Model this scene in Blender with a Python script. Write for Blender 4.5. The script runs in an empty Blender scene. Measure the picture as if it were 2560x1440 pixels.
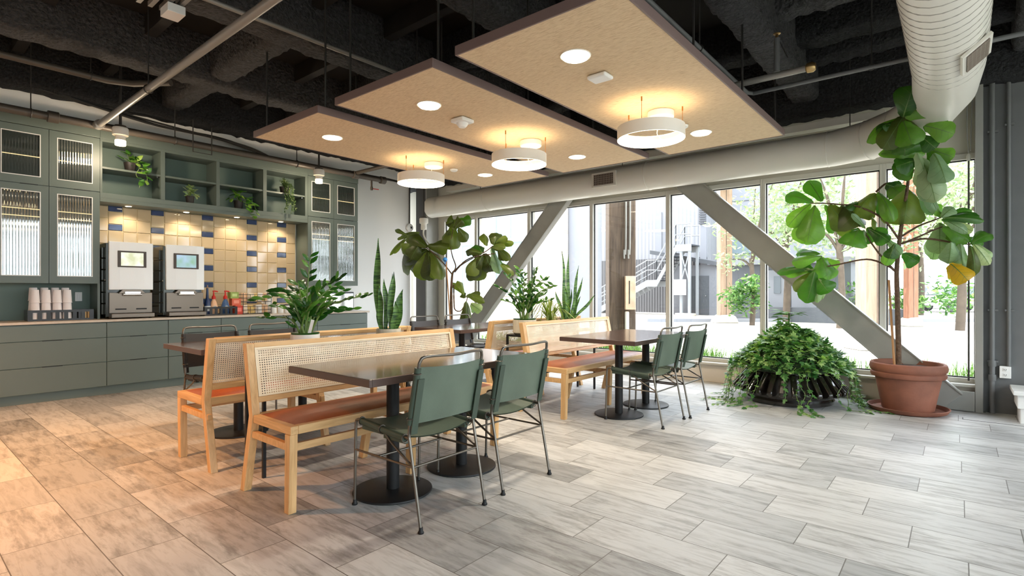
import bpy, bmesh, math, random
from mathutils import Vector, Matrix
random.seed(7)
S = bpy.context.scene
COL = S.collection
PI = math.pi
# ------------------------------------------------------------------ camera frame
FPX, CXP, CYP, CH = 1343.0, 1280.0, 727.0, 1.20
YAW = math.radians(39.8)
FW = Vector((-math.sin(YAW), math.cos(YAW), 0)); RT = Vector((math.cos(YAW), math.sin(YAW), 0))
def at(px, py, Y):
    "point where the sight line through a photo pixel meets the plane y = Y"
    d = FW + RT*((px-CXP)/FPX) + Vector((0, 0, -(py-CYP)/FPX))
    return Vector((0, 0, CH)) + d*(Y/d.y)
def dep(px, depth, z=0.0):
    d = FW + RT*((px-CXP)/FPX)
    v = d*depth; v.z = z
    return v
# ------------------------------------------------------------------ materials
MATS = {}
def newmat(name):
    m = bpy.data.materials.new(name); m.use_nodes = True
    nt = m.node_tree; nt.nodes.clear()
    out = nt.nodes.new('ShaderNodeOutputMaterial')
    return m, nt, out
def N(nt, typ, **kw):
    n = nt.nodes.new(typ)
    for k, v in kw.items():
        if k.startswith('i_'):
            k2 = k[2:]
            key = int(k2) if k2.isdigit() else k2.replace('_', ' ')
            n.inputs[key].default_value = v
        else:
            setattr(n, k, v)
    return n
def lk(nt, a, b): nt.links.new(a, b)
def math_(nt, op, a, b=None, c=None):
    n = nt.nodes.new('ShaderNodeMath'); n.operation = op
    for i, v in enumerate((a, b, c)):
        if v is None: continue
        if isinstance(v, (int, float)): n.inputs[i].default_value = v
        else: nt.links.new(v, n.inputs[i])
    return n.outputs[0]
def ramp(nt, fac, stops):
    r = nt.nodes.new('ShaderNodeValToRGB')
    e = r.color_ramp.elements
    while len(e) < len(stops): e.new(0.5)
    for el, (p, c) in zip(e, stops):
        el.position = p; el.color = (*c, 1) if len(c) == 3 else c
    nt.links.new(fac, r.inputs[0]); return r.outputs[0]
def srgb(r, g, b):
    f = lambda c: (c/255/12.92) if c/255 <= .04045 else ((c/255+.055)/1.055)**2.4
    return (f(r), f(g), f(b))
def P(name, col, rough=.5, metal=0.0, spec=.5, var=.0, scale=8.0, bump=0.0, bscale=60.0, bdist=.02, stretch=None, emit=None, estr=0.0, coat=0.0):
    if name in MATS: return MATS[name]
    m, nt, out = newmat(name)
    b = N(nt, 'ShaderNodeBsdfPrincipled')
    b.inputs['Base Color'].default_value = (*col, 1); b.inputs['Roughness'].default_value = rough
    b.inputs['Metallic'].default_value = metal; b.inputs['Specular IOR Level'].default_value = spec
    b.inputs['Coat Weight'].default_value = coat; b.inputs['Coat Roughness'].default_value = .08
    tc = N(nt, 'ShaderNodeTexCoord'); mp = N(nt, 'ShaderNodeMapping')
    if stretch: mp.inputs['Scale'].default_value = stretch
    lk(nt, tc.outputs['Object'], mp.inputs[0])
    if var > 0:
        nz = N(nt, 'ShaderNodeTexNoise', i_Scale=scale, i_Detail=4.0); lk(nt, mp.outputs[0], nz.inputs['Vector'])
        lo = tuple(c*(1-var) for c in col); hi = tuple(min(1, c*(1+var)) for c in col)
        lk(nt, ramp(nt, nz.outputs['Fac'], [(.3, lo), (.7, hi)]), b.inputs['Base Color'])
    if bump > 0:
        nz2 = N(nt, 'ShaderNodeTexNoise', i_Scale=bscale, i_Detail=3.0); lk(nt, mp.outputs[0], nz2.inputs['Vector'])
        bp = N(nt, 'ShaderNodeBump', i_Strength=bump, i_Distance=bdist); lk(nt, nz2.outputs['Fac'], bp.inputs['Height'])
        lk(nt, bp.outputs[0], b.inputs['Normal'])
    if emit:
        b.inputs['Emission Color'].default_value = (*emit, 1); b.inputs['Emission Strength'].default_value = estr
    lk(nt, b.outputs[0], out.inputs[0]); MATS[name] = m
    return m
def leafmat(name, c1, c2, c3, trans=.35, rough=.35, tt=(1.6, 1.9, .7, 1)):
    m, nt, out = newmat(name)
    g = N(nt, 'ShaderNodeNewGeometry')
    tc = N(nt, 'ShaderNodeTexCoord')
    nz = N(nt, 'ShaderNodeTexNoise', i_Scale=14.0, i_Detail=2.0); lk(nt, tc.outputs['Object'], nz.inputs['Vector'])
    s = math_(nt, 'ADD', math_(nt, 'MULTIPLY', g.outputs['Random Per Island'], .75), math_(nt, 'MULTIPLY', nz.outputs['Fac'], .25))
    col = ramp(nt, s, [(.15, c1), (.55, c2), (.9, c3)])
    b = N(nt, 'ShaderNodeBsdfPrincipled', i_Roughness=rough); lk(nt, col, b.inputs['Base Color'])
    t = N(nt, 'ShaderNodeBsdfTranslucent')
    mx2 = N(nt, 'ShaderNodeMix', data_type='RGBA', blend_type='MULTIPLY', i_0=1.0)
    lk(nt, col, mx2.inputs[6]); mx2.inputs[7].default_value = tt; lk(nt, mx2.outputs[2], t.inputs[0])
    mx = N(nt, 'ShaderNodeMixShader', i_0=trans); lk(nt, b.outputs[0], mx.inputs[1]); lk(nt, t.outputs[0], mx.inputs[2])
    lk(nt, mx.outputs[0], out.inputs[0]); MATS[name] = m
    return m
def emitmat(name, col, strength):
    m, nt, out = newmat(name)
    e = N(nt, 'ShaderNodeEmission', i_Color=(*col, 1), i_Strength=strength); lk(nt, e.outputs[0], out.inputs[0])
    return m
def glassmat(name, tint=(1, 1, 1), extra=0.0):
    m, nt, out = newmat(name)
    fr = N(nt, 'ShaderNodeFresnel', i_IOR=1.5)
    t = N(nt, 'ShaderNodeBsdfTransparent', i_Color=(*tint, 1)); g = N(nt, 'ShaderNodeBsdfGlossy', i_Roughness=.01)
    mx = N(nt, 'ShaderNodeMixShader')
    ge = N(nt, 'ShaderNodeNewGeometry')
    lk(nt, math_(nt, 'MULTIPLY', math_(nt, 'ADD', fr.outputs[0], extra), math_(nt, 'SUBTRACT', 1.0, ge.outputs['Backfacing'])), mx.inputs[0])
    lk(nt, t.outputs[0], mx.inputs[1]); lk(nt, g.outputs[0], mx.inputs[2]); lk(nt, mx.outputs[0], out.inputs[0])
    return m
def floor_mat():
    m, nt, out = newmat('plank_tile')
    tc = N(nt, 'ShaderNodeTexCoord'); sp = N(nt, 'ShaderNodeSeparateXYZ'); lk(nt, tc.outputs['Object'], sp.inputs[0])
    rw = math_(nt, 'DIVIDE', math_(nt, 'SUBTRACT', sp.outputs[1], .690), .3025)
    row = math_(nt, 'FLOOR', rw); fy = math_(nt, 'FRACT', rw)
    xs = math_(nt, 'DIVIDE', math_(nt, 'SUBTRACT', math_(nt, 'SUBTRACT', sp.outputs[0], math_(nt, 'MULTIPLY', math_(nt, 'SUBTRACT', 7.0, row), .2155)), -1.879), .6365)
    ix = math_(nt, 'FLOOR', xs); fx = math_(nt, 'FRACT', xs)
    ex = math_(nt, 'MULTIPLY', math_(nt, 'MINIMUM', fx, math_(nt, 'SUBTRACT', 1.0, fx)), .6365)
    ey = math_(nt, 'MULTIPLY', math_(nt, 'MINIMUM', fy, math_(nt, 'SUBTRACT', 1.0, fy)), .3025)
    edge = math_(nt, 'MINIMUM', ex, ey)
    grout = math_(nt, 'LESS_THAN', edge, .0022)
    idv = N(nt, 'ShaderNodeCombineXYZ'); lk(nt, row, idv.inputs[0]); lk(nt, ix, idv.inputs[1])
    wn = N(nt, 'ShaderNodeTexWhiteNoise', noise_dimensions='3D'); lk(nt, idv.outputs[0], wn.inputs[0])
    # per tile shifted grain
    off = N(nt, 'ShaderNodeVectorMath', operation='MULTIPLY_ADD'); lk(nt, wn.outputs['Color'], off.inputs[0]); off.inputs[1].default_value = (40, 40, 40)
    lk(nt, tc.outputs['Object'], off.inputs[2])
    mp = N(nt, 'ShaderNodeMapping'); mp.inputs['Scale'].default_value = (2.2, 15, 1); lk(nt, off.outputs[0], mp.inputs[0])
    n1 = N(nt, 'ShaderNodeTexNoise', i_Scale=1.6, i_Detail=7.0, i_Roughness=.65, i_Distortion=.6); lk(nt, mp.outputs[0], n1.inputs['Vector'])
    mp2 = N(nt, 'ShaderNodeMapping'); mp2.inputs['Scale'].default_value = (1.5, 6.5, 1); lk(nt, off.outputs[0], mp2.inputs[0])
    n2 = N(nt, 'ShaderNodeTexNoise', i_Scale=2.4, i_Detail=6.0, i_Roughness=.7); lk(nt, mp2.outputs[0], n2.inputs['Vector'])
    tint = ramp(nt, wn.outputs['Value'], [(0, srgb(166, 167, 167)), (.35, srgb(190, 191, 191)), (.7, srgb(202, 202, 201)), (1, srgb(208, 208, 206))])
    grain = ramp(nt, n1.outputs['Fac'], [(.32, (.50, .49, .48)), (.54, (1, 1, 1))])
    # worn dark patches, more on some planks
    thr = math_(nt, 'ADD', n2.outputs['Fac'], math_(nt, 'MULTIPLY', math_(nt, 'FRACT', math_(nt, 'MULTIPLY', wn.outputs['Value'], 7.0)), -.17))
    patch = ramp(nt, thr, [(.44, (1, 1, 1)), (.60, (.36, .34, .32))])
    a = N(nt, 'ShaderNodeMix', data_type='RGBA', blend_type='MULTIPLY', i_0=.6); lk(nt, tint, a.inputs[6]); lk(nt, grain, a.inputs[7])
    b_ = N(nt, 'ShaderNodeMix', data_type='RGBA', blend_type='MULTIPLY', i_0=.62); lk(nt, a.outputs[2], b_.inputs[6]); lk(nt, patch, b_.inputs[7])
    c = N(nt, 'ShaderNodeMix', data_type='RGBA'); lk(nt, grout, c.inputs[0]); lk(nt, b_.outputs[2], c.inputs[6]); c.inputs[7].default_value = (*srgb(104, 100, 96), 1)
    b = N(nt, 'ShaderNodeBsdfPrincipled'); lk(nt, c.outputs[2], b.inputs['Base Color'])
    lk(nt, ramp(nt, n1.outputs['Fac'], [(.3, (.5, .5, .5)), (.7, (.36, .36, .36))]), b.inputs['Roughness'])
    bp = N(nt, 'ShaderNodeBump', i_Strength=.35, i_Distance=.004)
    hgt = math_(nt, 'ADD', math_(nt, 'MULTIPLY', n1.outputs['Fac'], .3), math_(nt, 'MULTIPLY', grout, -1.0)); lk(nt, hgt, bp.inputs['Height'])
    lk(nt, bp.outputs[0], b.inputs['Normal']); lk(nt, b.outputs[0], out.inputs[0])
    return m
def cane_mat():
    m, nt, out = newmat('woven_cane')
    tc = N(nt, 'ShaderNodeTexCoord'); sp = N(nt, 'ShaderNodeSeparateXYZ'); lk(nt, tc.outputs['Object'], sp.inputs[0])
    p = .0142
    def hole(v):
        f = math_(nt, 'FRACT', math_(nt, 'DIVIDE', v, p))
        return math_(nt, 'LESS_THAN', math_(nt, 'ABSOLUTE', math_(nt, 'SUBTRACT', f, .5)), .235)
    h = math_(nt, 'MULTIPLY', hole(sp.outputs[1]), hole(sp.outputs[2]))
    nz = N(nt, 'ShaderNodeTexNoise', i_Scale=9.0, i_Detail=3.0); lk(nt, tc.outputs['Object'], nz.inputs['Vector'])
    b = N(nt, 'ShaderNodeBsdfPrincipled', i_Roughness=.45)
    lk(nt, ramp(nt, nz.outputs['Fac'], [(.3, srgb(232, 208, 176)), (.7, srgb(246, 230, 204))]), b.inputs['Base Color'])
    t = N(nt, 'ShaderNodeBsdfTransparent'); mx = N(nt, 'ShaderNodeMixShader')
    lk(nt, h, mx.inputs[0]); lk(nt, b.outputs[0], mx.inputs[1]); lk(nt, t.outputs[0], mx.inputs[2]); lk(nt, mx.outputs[0], out.inputs[0])
    return m
def wood_mat(name, c1, c2, stretch, rough=.4, coat=0.0, scale=3.0):
    m, nt, out = newmat(name)
    tc = N(nt, 'ShaderNodeTexCoord'); mp = N(nt, 'ShaderNodeMapping'); mp.inputs['Scale'].default_value = stretch; lk(nt, tc.outputs['Object'], mp.inputs[0])
    n1 = N(nt, 'ShaderNodeTexNoise', i_Scale=scale, i_Detail=6.0, i_Roughness=.6, i_Distortion=.8); lk(nt, mp.outputs[0], n1.inputs['Vector'])
    b = N(nt, 'ShaderNodeBsdfPrincipled', i_Roughness=rough); b.inputs['Coat Weight'].default_value = coat; b.inputs['Coat Roughness'].default_value = .1
    lk(nt, ramp(nt, n1.outputs['Fac'], [(.3, c1), (.7, c2)]), b.inputs['Base Color']); lk(nt, b.outputs[0], out.inputs[0])
    MATS[name] = m
    return m
def corrugated_mat(name, col, pitch, depth=.3):
    m, nt, out = newmat(name)
    tc = N(nt, 'ShaderNodeTexCoord'); sp = N(nt, 'ShaderNodeSeparateXYZ'); lk(nt, tc.outputs['Object'], sp.inputs[0])
    w = math_(nt, 'SINE', math_(nt, 'MULTIPLY', math_(nt, 'ADD', sp.outputs[0], sp.outputs[1]), 2*PI/pitch))
    b = N(nt, 'ShaderNodeBsdfPrincipled', i_Roughness=.6); b.inputs['Base Color'].default_value = (*col, 1)
    bp = N(nt, 'ShaderNodeBump', i_Strength=depth, i_Distance=.03); lk(nt, w, bp.inputs['Height']); lk(nt, bp.outputs[0], b.inputs['Normal'])
    lk(nt, b.outputs[0], out.inputs[0])
    return m
def brick_mat(name, c1, c2, mort, sc):
    m, nt, out = newmat(name)
    tc = N(nt, 'ShaderNodeTexCoord'); mp = N(nt, 'ShaderNodeMapping'); mp.inputs['Rotation'].default_value = (PI/2, 0, 0); lk(nt, tc.outputs['Object'], mp.inputs[0])
    br = N(nt, 'ShaderNodeTexBrick', i_Scale=sc); br.inputs['Color1'].default_value = (*c1, 1); br.inputs['Color2'].default_value = (*c2, 1); br.inputs['Mortar'].default_value = (*mort, 1)
    lk(nt, mp.outputs[0], br.inputs['Vector'])
    b = N(nt, 'ShaderNodeBsdfPrincipled', i_Roughness=.8); lk(nt, br.outputs[0], b.inputs['Base Color']); lk(nt, b.outputs[0], out.inputs[0])
    return m
def snake_mat():
    m, nt, out = newmat('snake_leaf')
    tc = N(nt, 'ShaderNodeTexCoord'); mp = N(nt, 'ShaderNodeMapping'); mp.inputs['Scale'].default_value = (7, 7, 58); lk(nt, tc.outputs['Object'], mp.inputs[0])
    n1 = N(nt, 'ShaderNodeTexNoise', i_Scale=1.0, i_Detail=4.0, i_Distortion=1.2); lk(nt, mp.outputs[0], n1.inputs['Vector'])
    b = N(nt, 'ShaderNodeBsdfPrincipled', i_Roughness=.35)
    lk(nt, ramp(nt, n1.outputs['Fac'], [(.38, srgb(34, 74, 34)), (.62, srgb(108, 152, 74))]), b.inputs['Base Color']); lk(nt, b.outputs[0], out.inputs[0])
    return m
def felt_mat():
    m, nt, out = newmat('felt')
    tc = N(nt, 'ShaderNodeTexCoord'); mp = N(nt, 'ShaderNodeMapping'); mp.inputs['Scale'].default_value = (9, 90, 20); lk(nt, tc.outputs['Object'], mp.inputs[0])
    n1 = N(nt, 'ShaderNodeTexNoise', i_Scale=2.0, i_Detail=5.0, i_Roughness=.7); lk(nt, mp.outputs[0], n1.inputs['Vector'])
    b = N(nt, 'ShaderNodeBsdfPrincipled', i_Roughness=.9)
    lk(nt, ramp(nt, n1.outputs['Fac'], [(.33, srgb(198, 168, 132)), (.5, srgb(226, 200, 164)), (.68, srgb(236, 214, 180))]), b.inputs['Base Color']); lk(nt, b.outputs[0], out.inputs[0])
    return m
def fluted_mat():
    m, nt, out = newmat('fluted_glass')
    d = N(nt, 'ShaderNodeBsdfPrincipled', i_Roughness=.35); d.inputs['Base Color'].default_value = (*srgb(52, 62, 60), 1)
    g = N(nt, 'ShaderNodeBsdfGlossy', i_Roughness=.03); g.inputs['Color'].default_value = (.95, .97, .96, 1)
    t = N(nt, 'ShaderNodeBsdfTransparent', i_Color=(.8, .85, .83, 1)); m1 = N(nt, 'ShaderNodeMixShader', i_0=.45); lk(nt, d.outputs[0], m1.inputs[1]); lk(nt, t.outputs[0], m1.inputs[2])
    mx = N(nt, 'ShaderNodeMixShader', i_0=.30); lk(nt, m1.outputs[0], mx.inputs[1]); lk(nt, g.outputs[0], mx.inputs[2]); lk(nt, mx.outputs[0], out.inputs[0])
    return m
M_floor = floor_mat(); M_cane = cane_mat(); M_snake = snake_mat(); M_felt = felt_mat(); M_flute = fluted_mat()
M_green = P('cabinet_green', srgb(98, 110, 104), .42, var=.03, scale=3)
M_greend = P('cabinet_inside', srgb(100, 120, 112), .5)
M_pull = P('pull_shadow', (.012, .013, .012), .5)
M_counter = P('worktop', srgb(196, 184, 168), .3, var=.06, scale=30)
M_white = P('wall_white', srgb(240, 239, 237), .75, bump=.04, bscale=40)
M_beige = P('wall_beige', srgb(206, 202, 188), .7)
M_duct = P('duct_paint', srgb(226, 222, 212), .38)
M_seam = P('duct_seam', srgb(176, 173, 166), .5)
M_frame = P('mullion_paint', srgb(196, 193, 184), .4)
M_curb = P('curb_paint', srgb(208, 198, 184), .6)
M_gray = P('steel_gray', srgb(150, 149, 143), .42, var=.04)
M_grayd = P('pier_gray', srgb(106, 107, 107), .5, var=.05)
M_col = P('column_gray', srgb(72, 70, 69), .45)
M_black = P('sprayed_black', (.012, .0125, .014), .85, bump=1.0, bscale=34, bdist=.05, var=.5, scale=40)
M_blackp = P('sprayed_grey', srgb(64, 63, 64), .8, bump=1.0, bscale=34, bdist=.05, var=.35, scale=30)
M_deck = P('deck_brown', (.010, .008, .0065), .9, var=.4, scale=4)
M_pipeb = P('pipe_brown', srgb(76, 69, 62), .45)
M_pipeg = P('pipe_gray', srgb(150, 146, 140), .35, metal=.3)
M_rod = P('rod', srgb(70, 68, 66), .4, metal=.5)
M_brass = P('brass', srgb(190, 160, 110), .3, metal=.9)
M_lampw = P('lamp_white', srgb(240, 236, 228), .4)
M_mauve = P('panel_edge', srgb(122, 102, 98), .55)
M_gold = P('wire_gold', srgb(180, 120, 50), .35, metal=.6)
M_ringglow = emitmat('ring_glow', (1.0, .84, .62), 9.0)
M_ringup = emitmat('ring_uplight', (1.0, .74, .42), 26.0)
M_down = emitmat('downlight_glow', (1.0, .86, .64), 9.0)
M_led = emitmat('led_glow', (1.0, .66, .34), 3.0)
M_puck = emitmat('puck_glow', (1.0, .82, .55), 14.0)
M_bulb = emitmat('bulb_glow', (1.0, .72, .36), 14.0)
M_tablew = wood_mat('table_wood', srgb(54, 34, 25), srgb(84, 56, 40), (9, 1.2, 9), .2, .4)
M_tedge = P('table_edge', srgb(84, 66, 60), .35)
M_blk = P('black_metal', (.012, .012, .013), .45, spec=.3)
M_blks = P('black_satin', (.016, .016, .017), .28)
M_tube = P('gunmetal', srgb(118, 112, 104), .32, metal=.85)
M_oak = wood_mat('oak', srgb(194, 150, 98), srgb(226, 184, 130), (14, 1.0, 6), .42)
M_oakx = wood_mat('oak_upright', srgb(194, 150, 98), srgb(226, 184, 130), (14, 14, 1.0), .42)
M_oakx2 = wood_mat('oak_side', srgb(194, 150, 98), srgb(226, 184, 130), (1.0, 14, 14), .42)
M_tan = P('tan_leather', srgb(160, 86, 48), .36, var=.18, scale=5, bump=.08, bscale=120)
M_gleath = P('green_leather', srgb(94, 107, 92), .5, var=.14, scale=5, bump=.06, bscale=140)
M_gleathd = P('green_leather_edge', srgb(62, 76, 64), .5)
M_dleath = P('dark_leather', srgb(44, 36, 31), .5, var=.15, scale=6)
M_terra = P('terracotta', srgb(134, 84, 65), .7, var=.28, scale=4, bump=.1, bscale=30)
M_soil = P('soil', srgb(60, 42, 32), .95, var=.5, scale=60, bump=.8, bscale=80)
M_bark = P('bark', srgb(98, 76, 58), .85, var=.3, scale=30, bump=.8, bscale=50)
M_stake = P('bamboo', srgb(178, 130, 84), .6)
M_vein = P('leaf_vein', srgb(92, 122, 58), .5)
M_stem = P('green_stem', srgb(104, 128, 62), .5)
M_potw = P('pot_white', srgb(238, 234, 228), .4)
M_potc = P('pot_cream', srgb(214, 206, 186), .35, var=.1, scale=18, stretch=(3, 3, .6))
M_potk = P('pot_dark', srgb(46, 40, 38), .5)
M_chrome = P('chrome', (.75, .74, .72), .12, metal=1.0)
M_steel = P('steel_dark', srgb(122, 112, 102), .32, metal=.7)
M_mach = P('machine_white', srgb(246, 249, 250), .3)
M_machb = P('machine_side', srgb(48, 52, 46), .12)
M_bezel = P('bezel', srgb(66, 52, 42), .4)
M_plastic = P('plastic_white', srgb(240, 240, 238), .4)
M_cup = P('paper_cup', srgb(236, 230, 230), .6)
M_cardb = P('kraft', srgb(206, 166, 112), .7)
M_red = P('red_plastic', srgb(206, 46, 38), .35)
M_tile = P('tile_cream', srgb(204, 182, 148), .06, coat=.4, var=.05, scale=2)
M_tileb = P('tile_blue', srgb(58, 74, 112), .08, var=.12, scale=12)
M_grout = P('tile_grout', srgb(216, 200, 160), .8)
M_ceram = P('black_ceramic', (.018, .014, .012), .12, coat=.5)
M_fig = leafmat('fig_leaf', srgb(40, 78, 26), srgb(66, 112, 38), srgb(114, 156, 58), .36, .36)
M_figp = leafmat('fig_leaf_pale', srgb(96, 130, 100), srgb(134, 160, 120), srgb(176, 186, 140), .2, .4)
M_figy = leafmat('fig_leaf_yellow', srgb(120, 130, 30), srgb(190, 150, 30), srgb(210, 170, 50), .3, .4)
M_figd = leafmat('fig_leaf_olive', srgb(58, 66, 28), srgb(80, 92, 38), srgb(112, 128, 52), .3, .38)
M_zz = leafmat('zz_leaf', srgb(22, 58, 20), srgb(40, 88, 30), srgb(92, 140, 54), .18, .25)
M_ivy = leafmat('ivy_leaf', srgb(46, 92, 44), srgb(96, 142, 78), srgb(172, 196, 128), .28, .4)
M_poth = leafmat('pothos_leaf', srgb(44, 96, 34), srgb(92, 150, 56), srgb(164, 196, 96), .3, .35)
M_vari = leafmat('variegated_leaf', srgb(120, 150, 100), srgb(170, 190, 140), srgb(206, 214, 176), .25, .4)
M_peper = leafmat('string_leaf', srgb(40, 70, 36), srgb(76, 106, 60), srgb(150, 172, 120), .2, .4)
M_spid = leafmat('spider_leaf', srgb(70, 92, 32), srgb(122, 140, 56), srgb(170, 176, 90), .3, .4)
M_tree = leafmat('tree_leaf', srgb(122, 142, 104), srgb(156, 172, 130), srgb(200, 208, 176), .3, .6, (1.2, 1.25, 1.0, 1))
M_bush = leafmat('bush_leaf', srgb(40, 78, 32), srgb(78, 116, 56), srgb(150, 170, 120), .35, .6)
M_grass = leafmat('grass_blade', srgb(66, 100, 48), srgb(96, 132, 68), srgb(140, 168, 104), .35, .6)
M_ground = P('concrete', srgb(184, 178, 168), .9, var=.06, scale=.6)
M_soilout = P('bed_soil', srgb(150, 136, 116), .95, var=.2, scale=6)
M_timber = wood_mat('timber', srgb(66, 55, 47), srgb(112, 95, 80), (6, 6, .5), .8)
M_timberl = wood_mat('timber_light', srgb(140, 114, 94), srgb(168, 142, 120), (6, 6, .5), .8)
M_trunk = P('tree_trunk', srgb(84, 72, 60), .85, var=.2, scale=6)
M_timberr = wood_mat('timber_red', srgb(140, 92, 70), srgb(172, 122, 96), (6, 6, .5), .8)
M_corr = corrugated_mat('metal_siding', srgb(136, 137, 141), .22)
M_corr2 = corrugated_mat('metal_siding_dark', srgb(92, 92, 94), .16, .6)
M_sid = P('flat_siding', srgb(128, 130, 136), .7, var=.04, scale=.5)
M_sidd = P('flat_siding_dark', srgb(82, 85, 90), .7)
M_stair = P('stair_white', srgb(150, 154, 158), .5)
M_tread = P('stair_tread', srgb(58, 61, 67), .6)
M_brick = brick_mat('pale_brick', srgb(156, 138, 128), srgb(172, 160, 152), srgb(184, 178, 172), 3.0)
M_winb = P('far_window', srgb(112, 126, 132), .3)
M_car = P('car_paint', srgb(150, 152, 150), .3); M_carw = P('car_glass', srgb(90, 98, 104), .15); M_tyre = P('tyre', srgb(70, 70, 72), .8)
M_glass = glassmat('window_glass')
# ------------------------------------------------------------------ mesh helpers
class MB:
    def __init__(s): s.v = []; s.f = []; s.m = []
    def add(s, vs, fs, mi=0):
        b = len(s.v); s.v += [tuple(p) for p in vs]; s.f += [tuple(i+b for i in f) for f in fs]; s.m += [mi]*len(fs); return s
    def box(s, x0, x1, y0, y1, z0, z1, mi=0, M=None):
        vs = [Vector((x, y, z)) for z in (z0, z1) for y in (y0, y1) for x in (x0, x1)]
        if M is not None: vs = [M @ p for p in vs]
        return s.add(vs, [(0, 2, 3, 1), (4, 5, 7, 6), (0, 1, 5, 4), (2, 6, 7, 3), (0, 4, 6, 2), (1, 3, 7, 5)], mi)
    def prism(s, poly, axis, a, b, mi=0):
        "polygon in the two other axes extruded along axis from a to b"
        def mk(u, v, w): return {'x': (w, u, v), 'y': (u, w, v), 'z': (u, v, w)}[axis]
        n = len(poly); vs = [mk(u, v, a) for u, v in poly] + [mk(u, v, b) for u, v in poly]
        fs = [(i, (i+1) % n, n+(i+1) % n, n+i) for i in range(n)] + [tuple(range(n))[::-1], tuple(range(n, 2*n))]
        return s.add(vs, fs, mi)
    def tube(s, path, r, n=10, cap=True, mi=0, closed=False):
        path = [Vector(p) for p in path]; k = len(path); rs = r if isinstance(r, (list, tuple)) else [r]*k
        vs = []; up = None
        for i, p in enumerate(path):
            if closed: t = path[(i+1) % k]-path[i-1]
            else: t = path[min(i+1, k-1)]-path[max(i-1, 0)]
            t = t.normalized() if t.length > 1e-9 else Vector((0, 0, 1))
            if up is None:
                up = Vector((0, 0, 1)) if abs(t.z) < .9 else Vector((1, 0, 0))
            a = (up - t*up.dot(t)); a = a.normalized() if a.length > 1e-6 else t.orthogonal().normalized()
            up = a; b = t.cross(a)
            for j in range(n):
                q = 2*PI*j/n; vs.append(p + (a*math.cos(q)+b*math.sin(q))*rs[i])
        fs = []
        for i in range(k if closed else k-1):
            i2 = (i+1) % k
            for j in range(n):
                j2 = (j+1) % n; fs.append((i*n+j, i*n+j2, i2*n+j2, i2*n+j))
        if cap and not closed: fs += [tuple(range(n))[::-1], tuple(range((k-1)*n, k*n))]
        return s.add(vs, fs, mi)
    def lathe(s, prof, n=32, c=(0, 0, 0), mi=0, sx=1.0, sy=1.0, cap=True):
        vs = []; fs = []; k = len(prof)
        for r, z in prof:
            for j in range(n):
                q = 2*PI*j/n; vs.append((c[0]+r*math.cos(q)*sx, c[1]+r*math.sin(q)*sy, c[2]+z))
        for i in range(k-1):
            for j in range(n):
                j2 = (j+1) % n; fs.append((i*n+j, i*n+j2, (i+1)*n+j2, (i+1)*n+j))
        if cap and prof[0][0] > 1e-6: fs.append(tuple(range(n))[::-1])
        if cap and prof[-1][0] > 1e-6: fs.append(tuple(range((k-1)*n, k*n)))
        return s.add(vs, fs, mi)
    def grid(s, fn, nu, nv, mi=0):
        vs = [fn(i/nu, j/nv) for i in range(nu+1) for j in range(nv+1)]
        fs = [(i*(nv+1)+j, (i+1)*(nv+1)+j, (i+1)*(nv+1)+j+1, i*(nv+1)+j+1) for i in range(nu) for j in range(nv)]
        return s.add(vs, fs, mi)
    def leaf(s, B, T, w, Nn=(0, -1, 0), n=5, shape='oval', curl=.25, bend=.1, wave=0.0, mi=0, ribs=None):
        B = Vector(B); T = Vector(T); ax = T-B; L = ax.length
        if L < 1e-6: return s
        a = ax/L; Nn = Vector(Nn); sd = a.cross(Nn)
        sd = sd.normalized() if sd.length > 1e-4 else a.orthogonal().normalized()
        nn = sd.cross(a)
        vs = []; cols = 5 if wave > 0 else 3
        ph = random.random()*6
        for i in range(n+1):
            t = i/n
            if shape == 'fig':
                ks = ((0, .10), (.08, .36), (.2, .44), (.42, .70), (.68, 1.0), (.86, .88), (.95, .58), (1.0, .16))
                for (ta, va), (tb, vb) in zip(ks, ks[1:]):
                    if ta <= t <= tb+1e-6: pr = va+(vb-va)*(t-ta)/(tb-ta); break
            elif shape == 'blade': pr = max(.02, (1-t)**.55*(.75+.5*math.sin(PI*min(1, t*1.3))))
            elif shape == 'heart': pr = max(.03, math.sin(PI*min(1, (t*.85+.12)))**.8*(1.15-.45*t)) if t < 1 else .03
            else: pr = max(.04, math.sin(PI*(t*.94+.03))**.8)
            hw = w/2*pr
            c = B + a*(L*t) + nn*(bend*L*4*t*(1-t))
            for j in range(cols):
                u = -1+2*j/(cols-1)
                off = nn*(-curl*hw*(abs(u)**1.5)) + (nn*(wave*w*math.sin(t*9+u*2+ph)*abs(u)))
                vs.append(c + sd*(hw*u) + off)
        fs = [(i*cols+j, (i+1)*cols+j, (i+1)*cols+j+1, i*cols+j+1) for i in range(n) for j in range(cols-1)]
        if ribs is not None:
            mid = [Vector(vs[i*cols+cols//2]) for i in range(n+1)]; k = nn*.0016
            for i in range(n):
                h0 = .0045*(1-.7*i/n); h1 = .0045*(1-.7*(i+1)/n)
                ribs.add([mid[i]-sd*h0+k, mid[i]+sd*h0+k, mid[i+1]+sd*h1+k, mid[i+1]-sd*h1+k], [(0, 1, 2, 3)])
            for i in range(2, n-1, 2):
                for e in (0, cols-1):
                    q = Vector(vs[(i+1)*cols+e]); m3 = Vector(vs[(i+1)*cols+(1 if e == 0 else cols-2)]); tv = a*.0009
                    ribs.add([mid[i]-tv+k, mid[i]+tv+k, m3+tv*.8+k, m3-tv*.8+k, q+k], [(0, 1, 2, 3), (3, 2, 4)])
        return s.add(vs, fs, mi)
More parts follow.
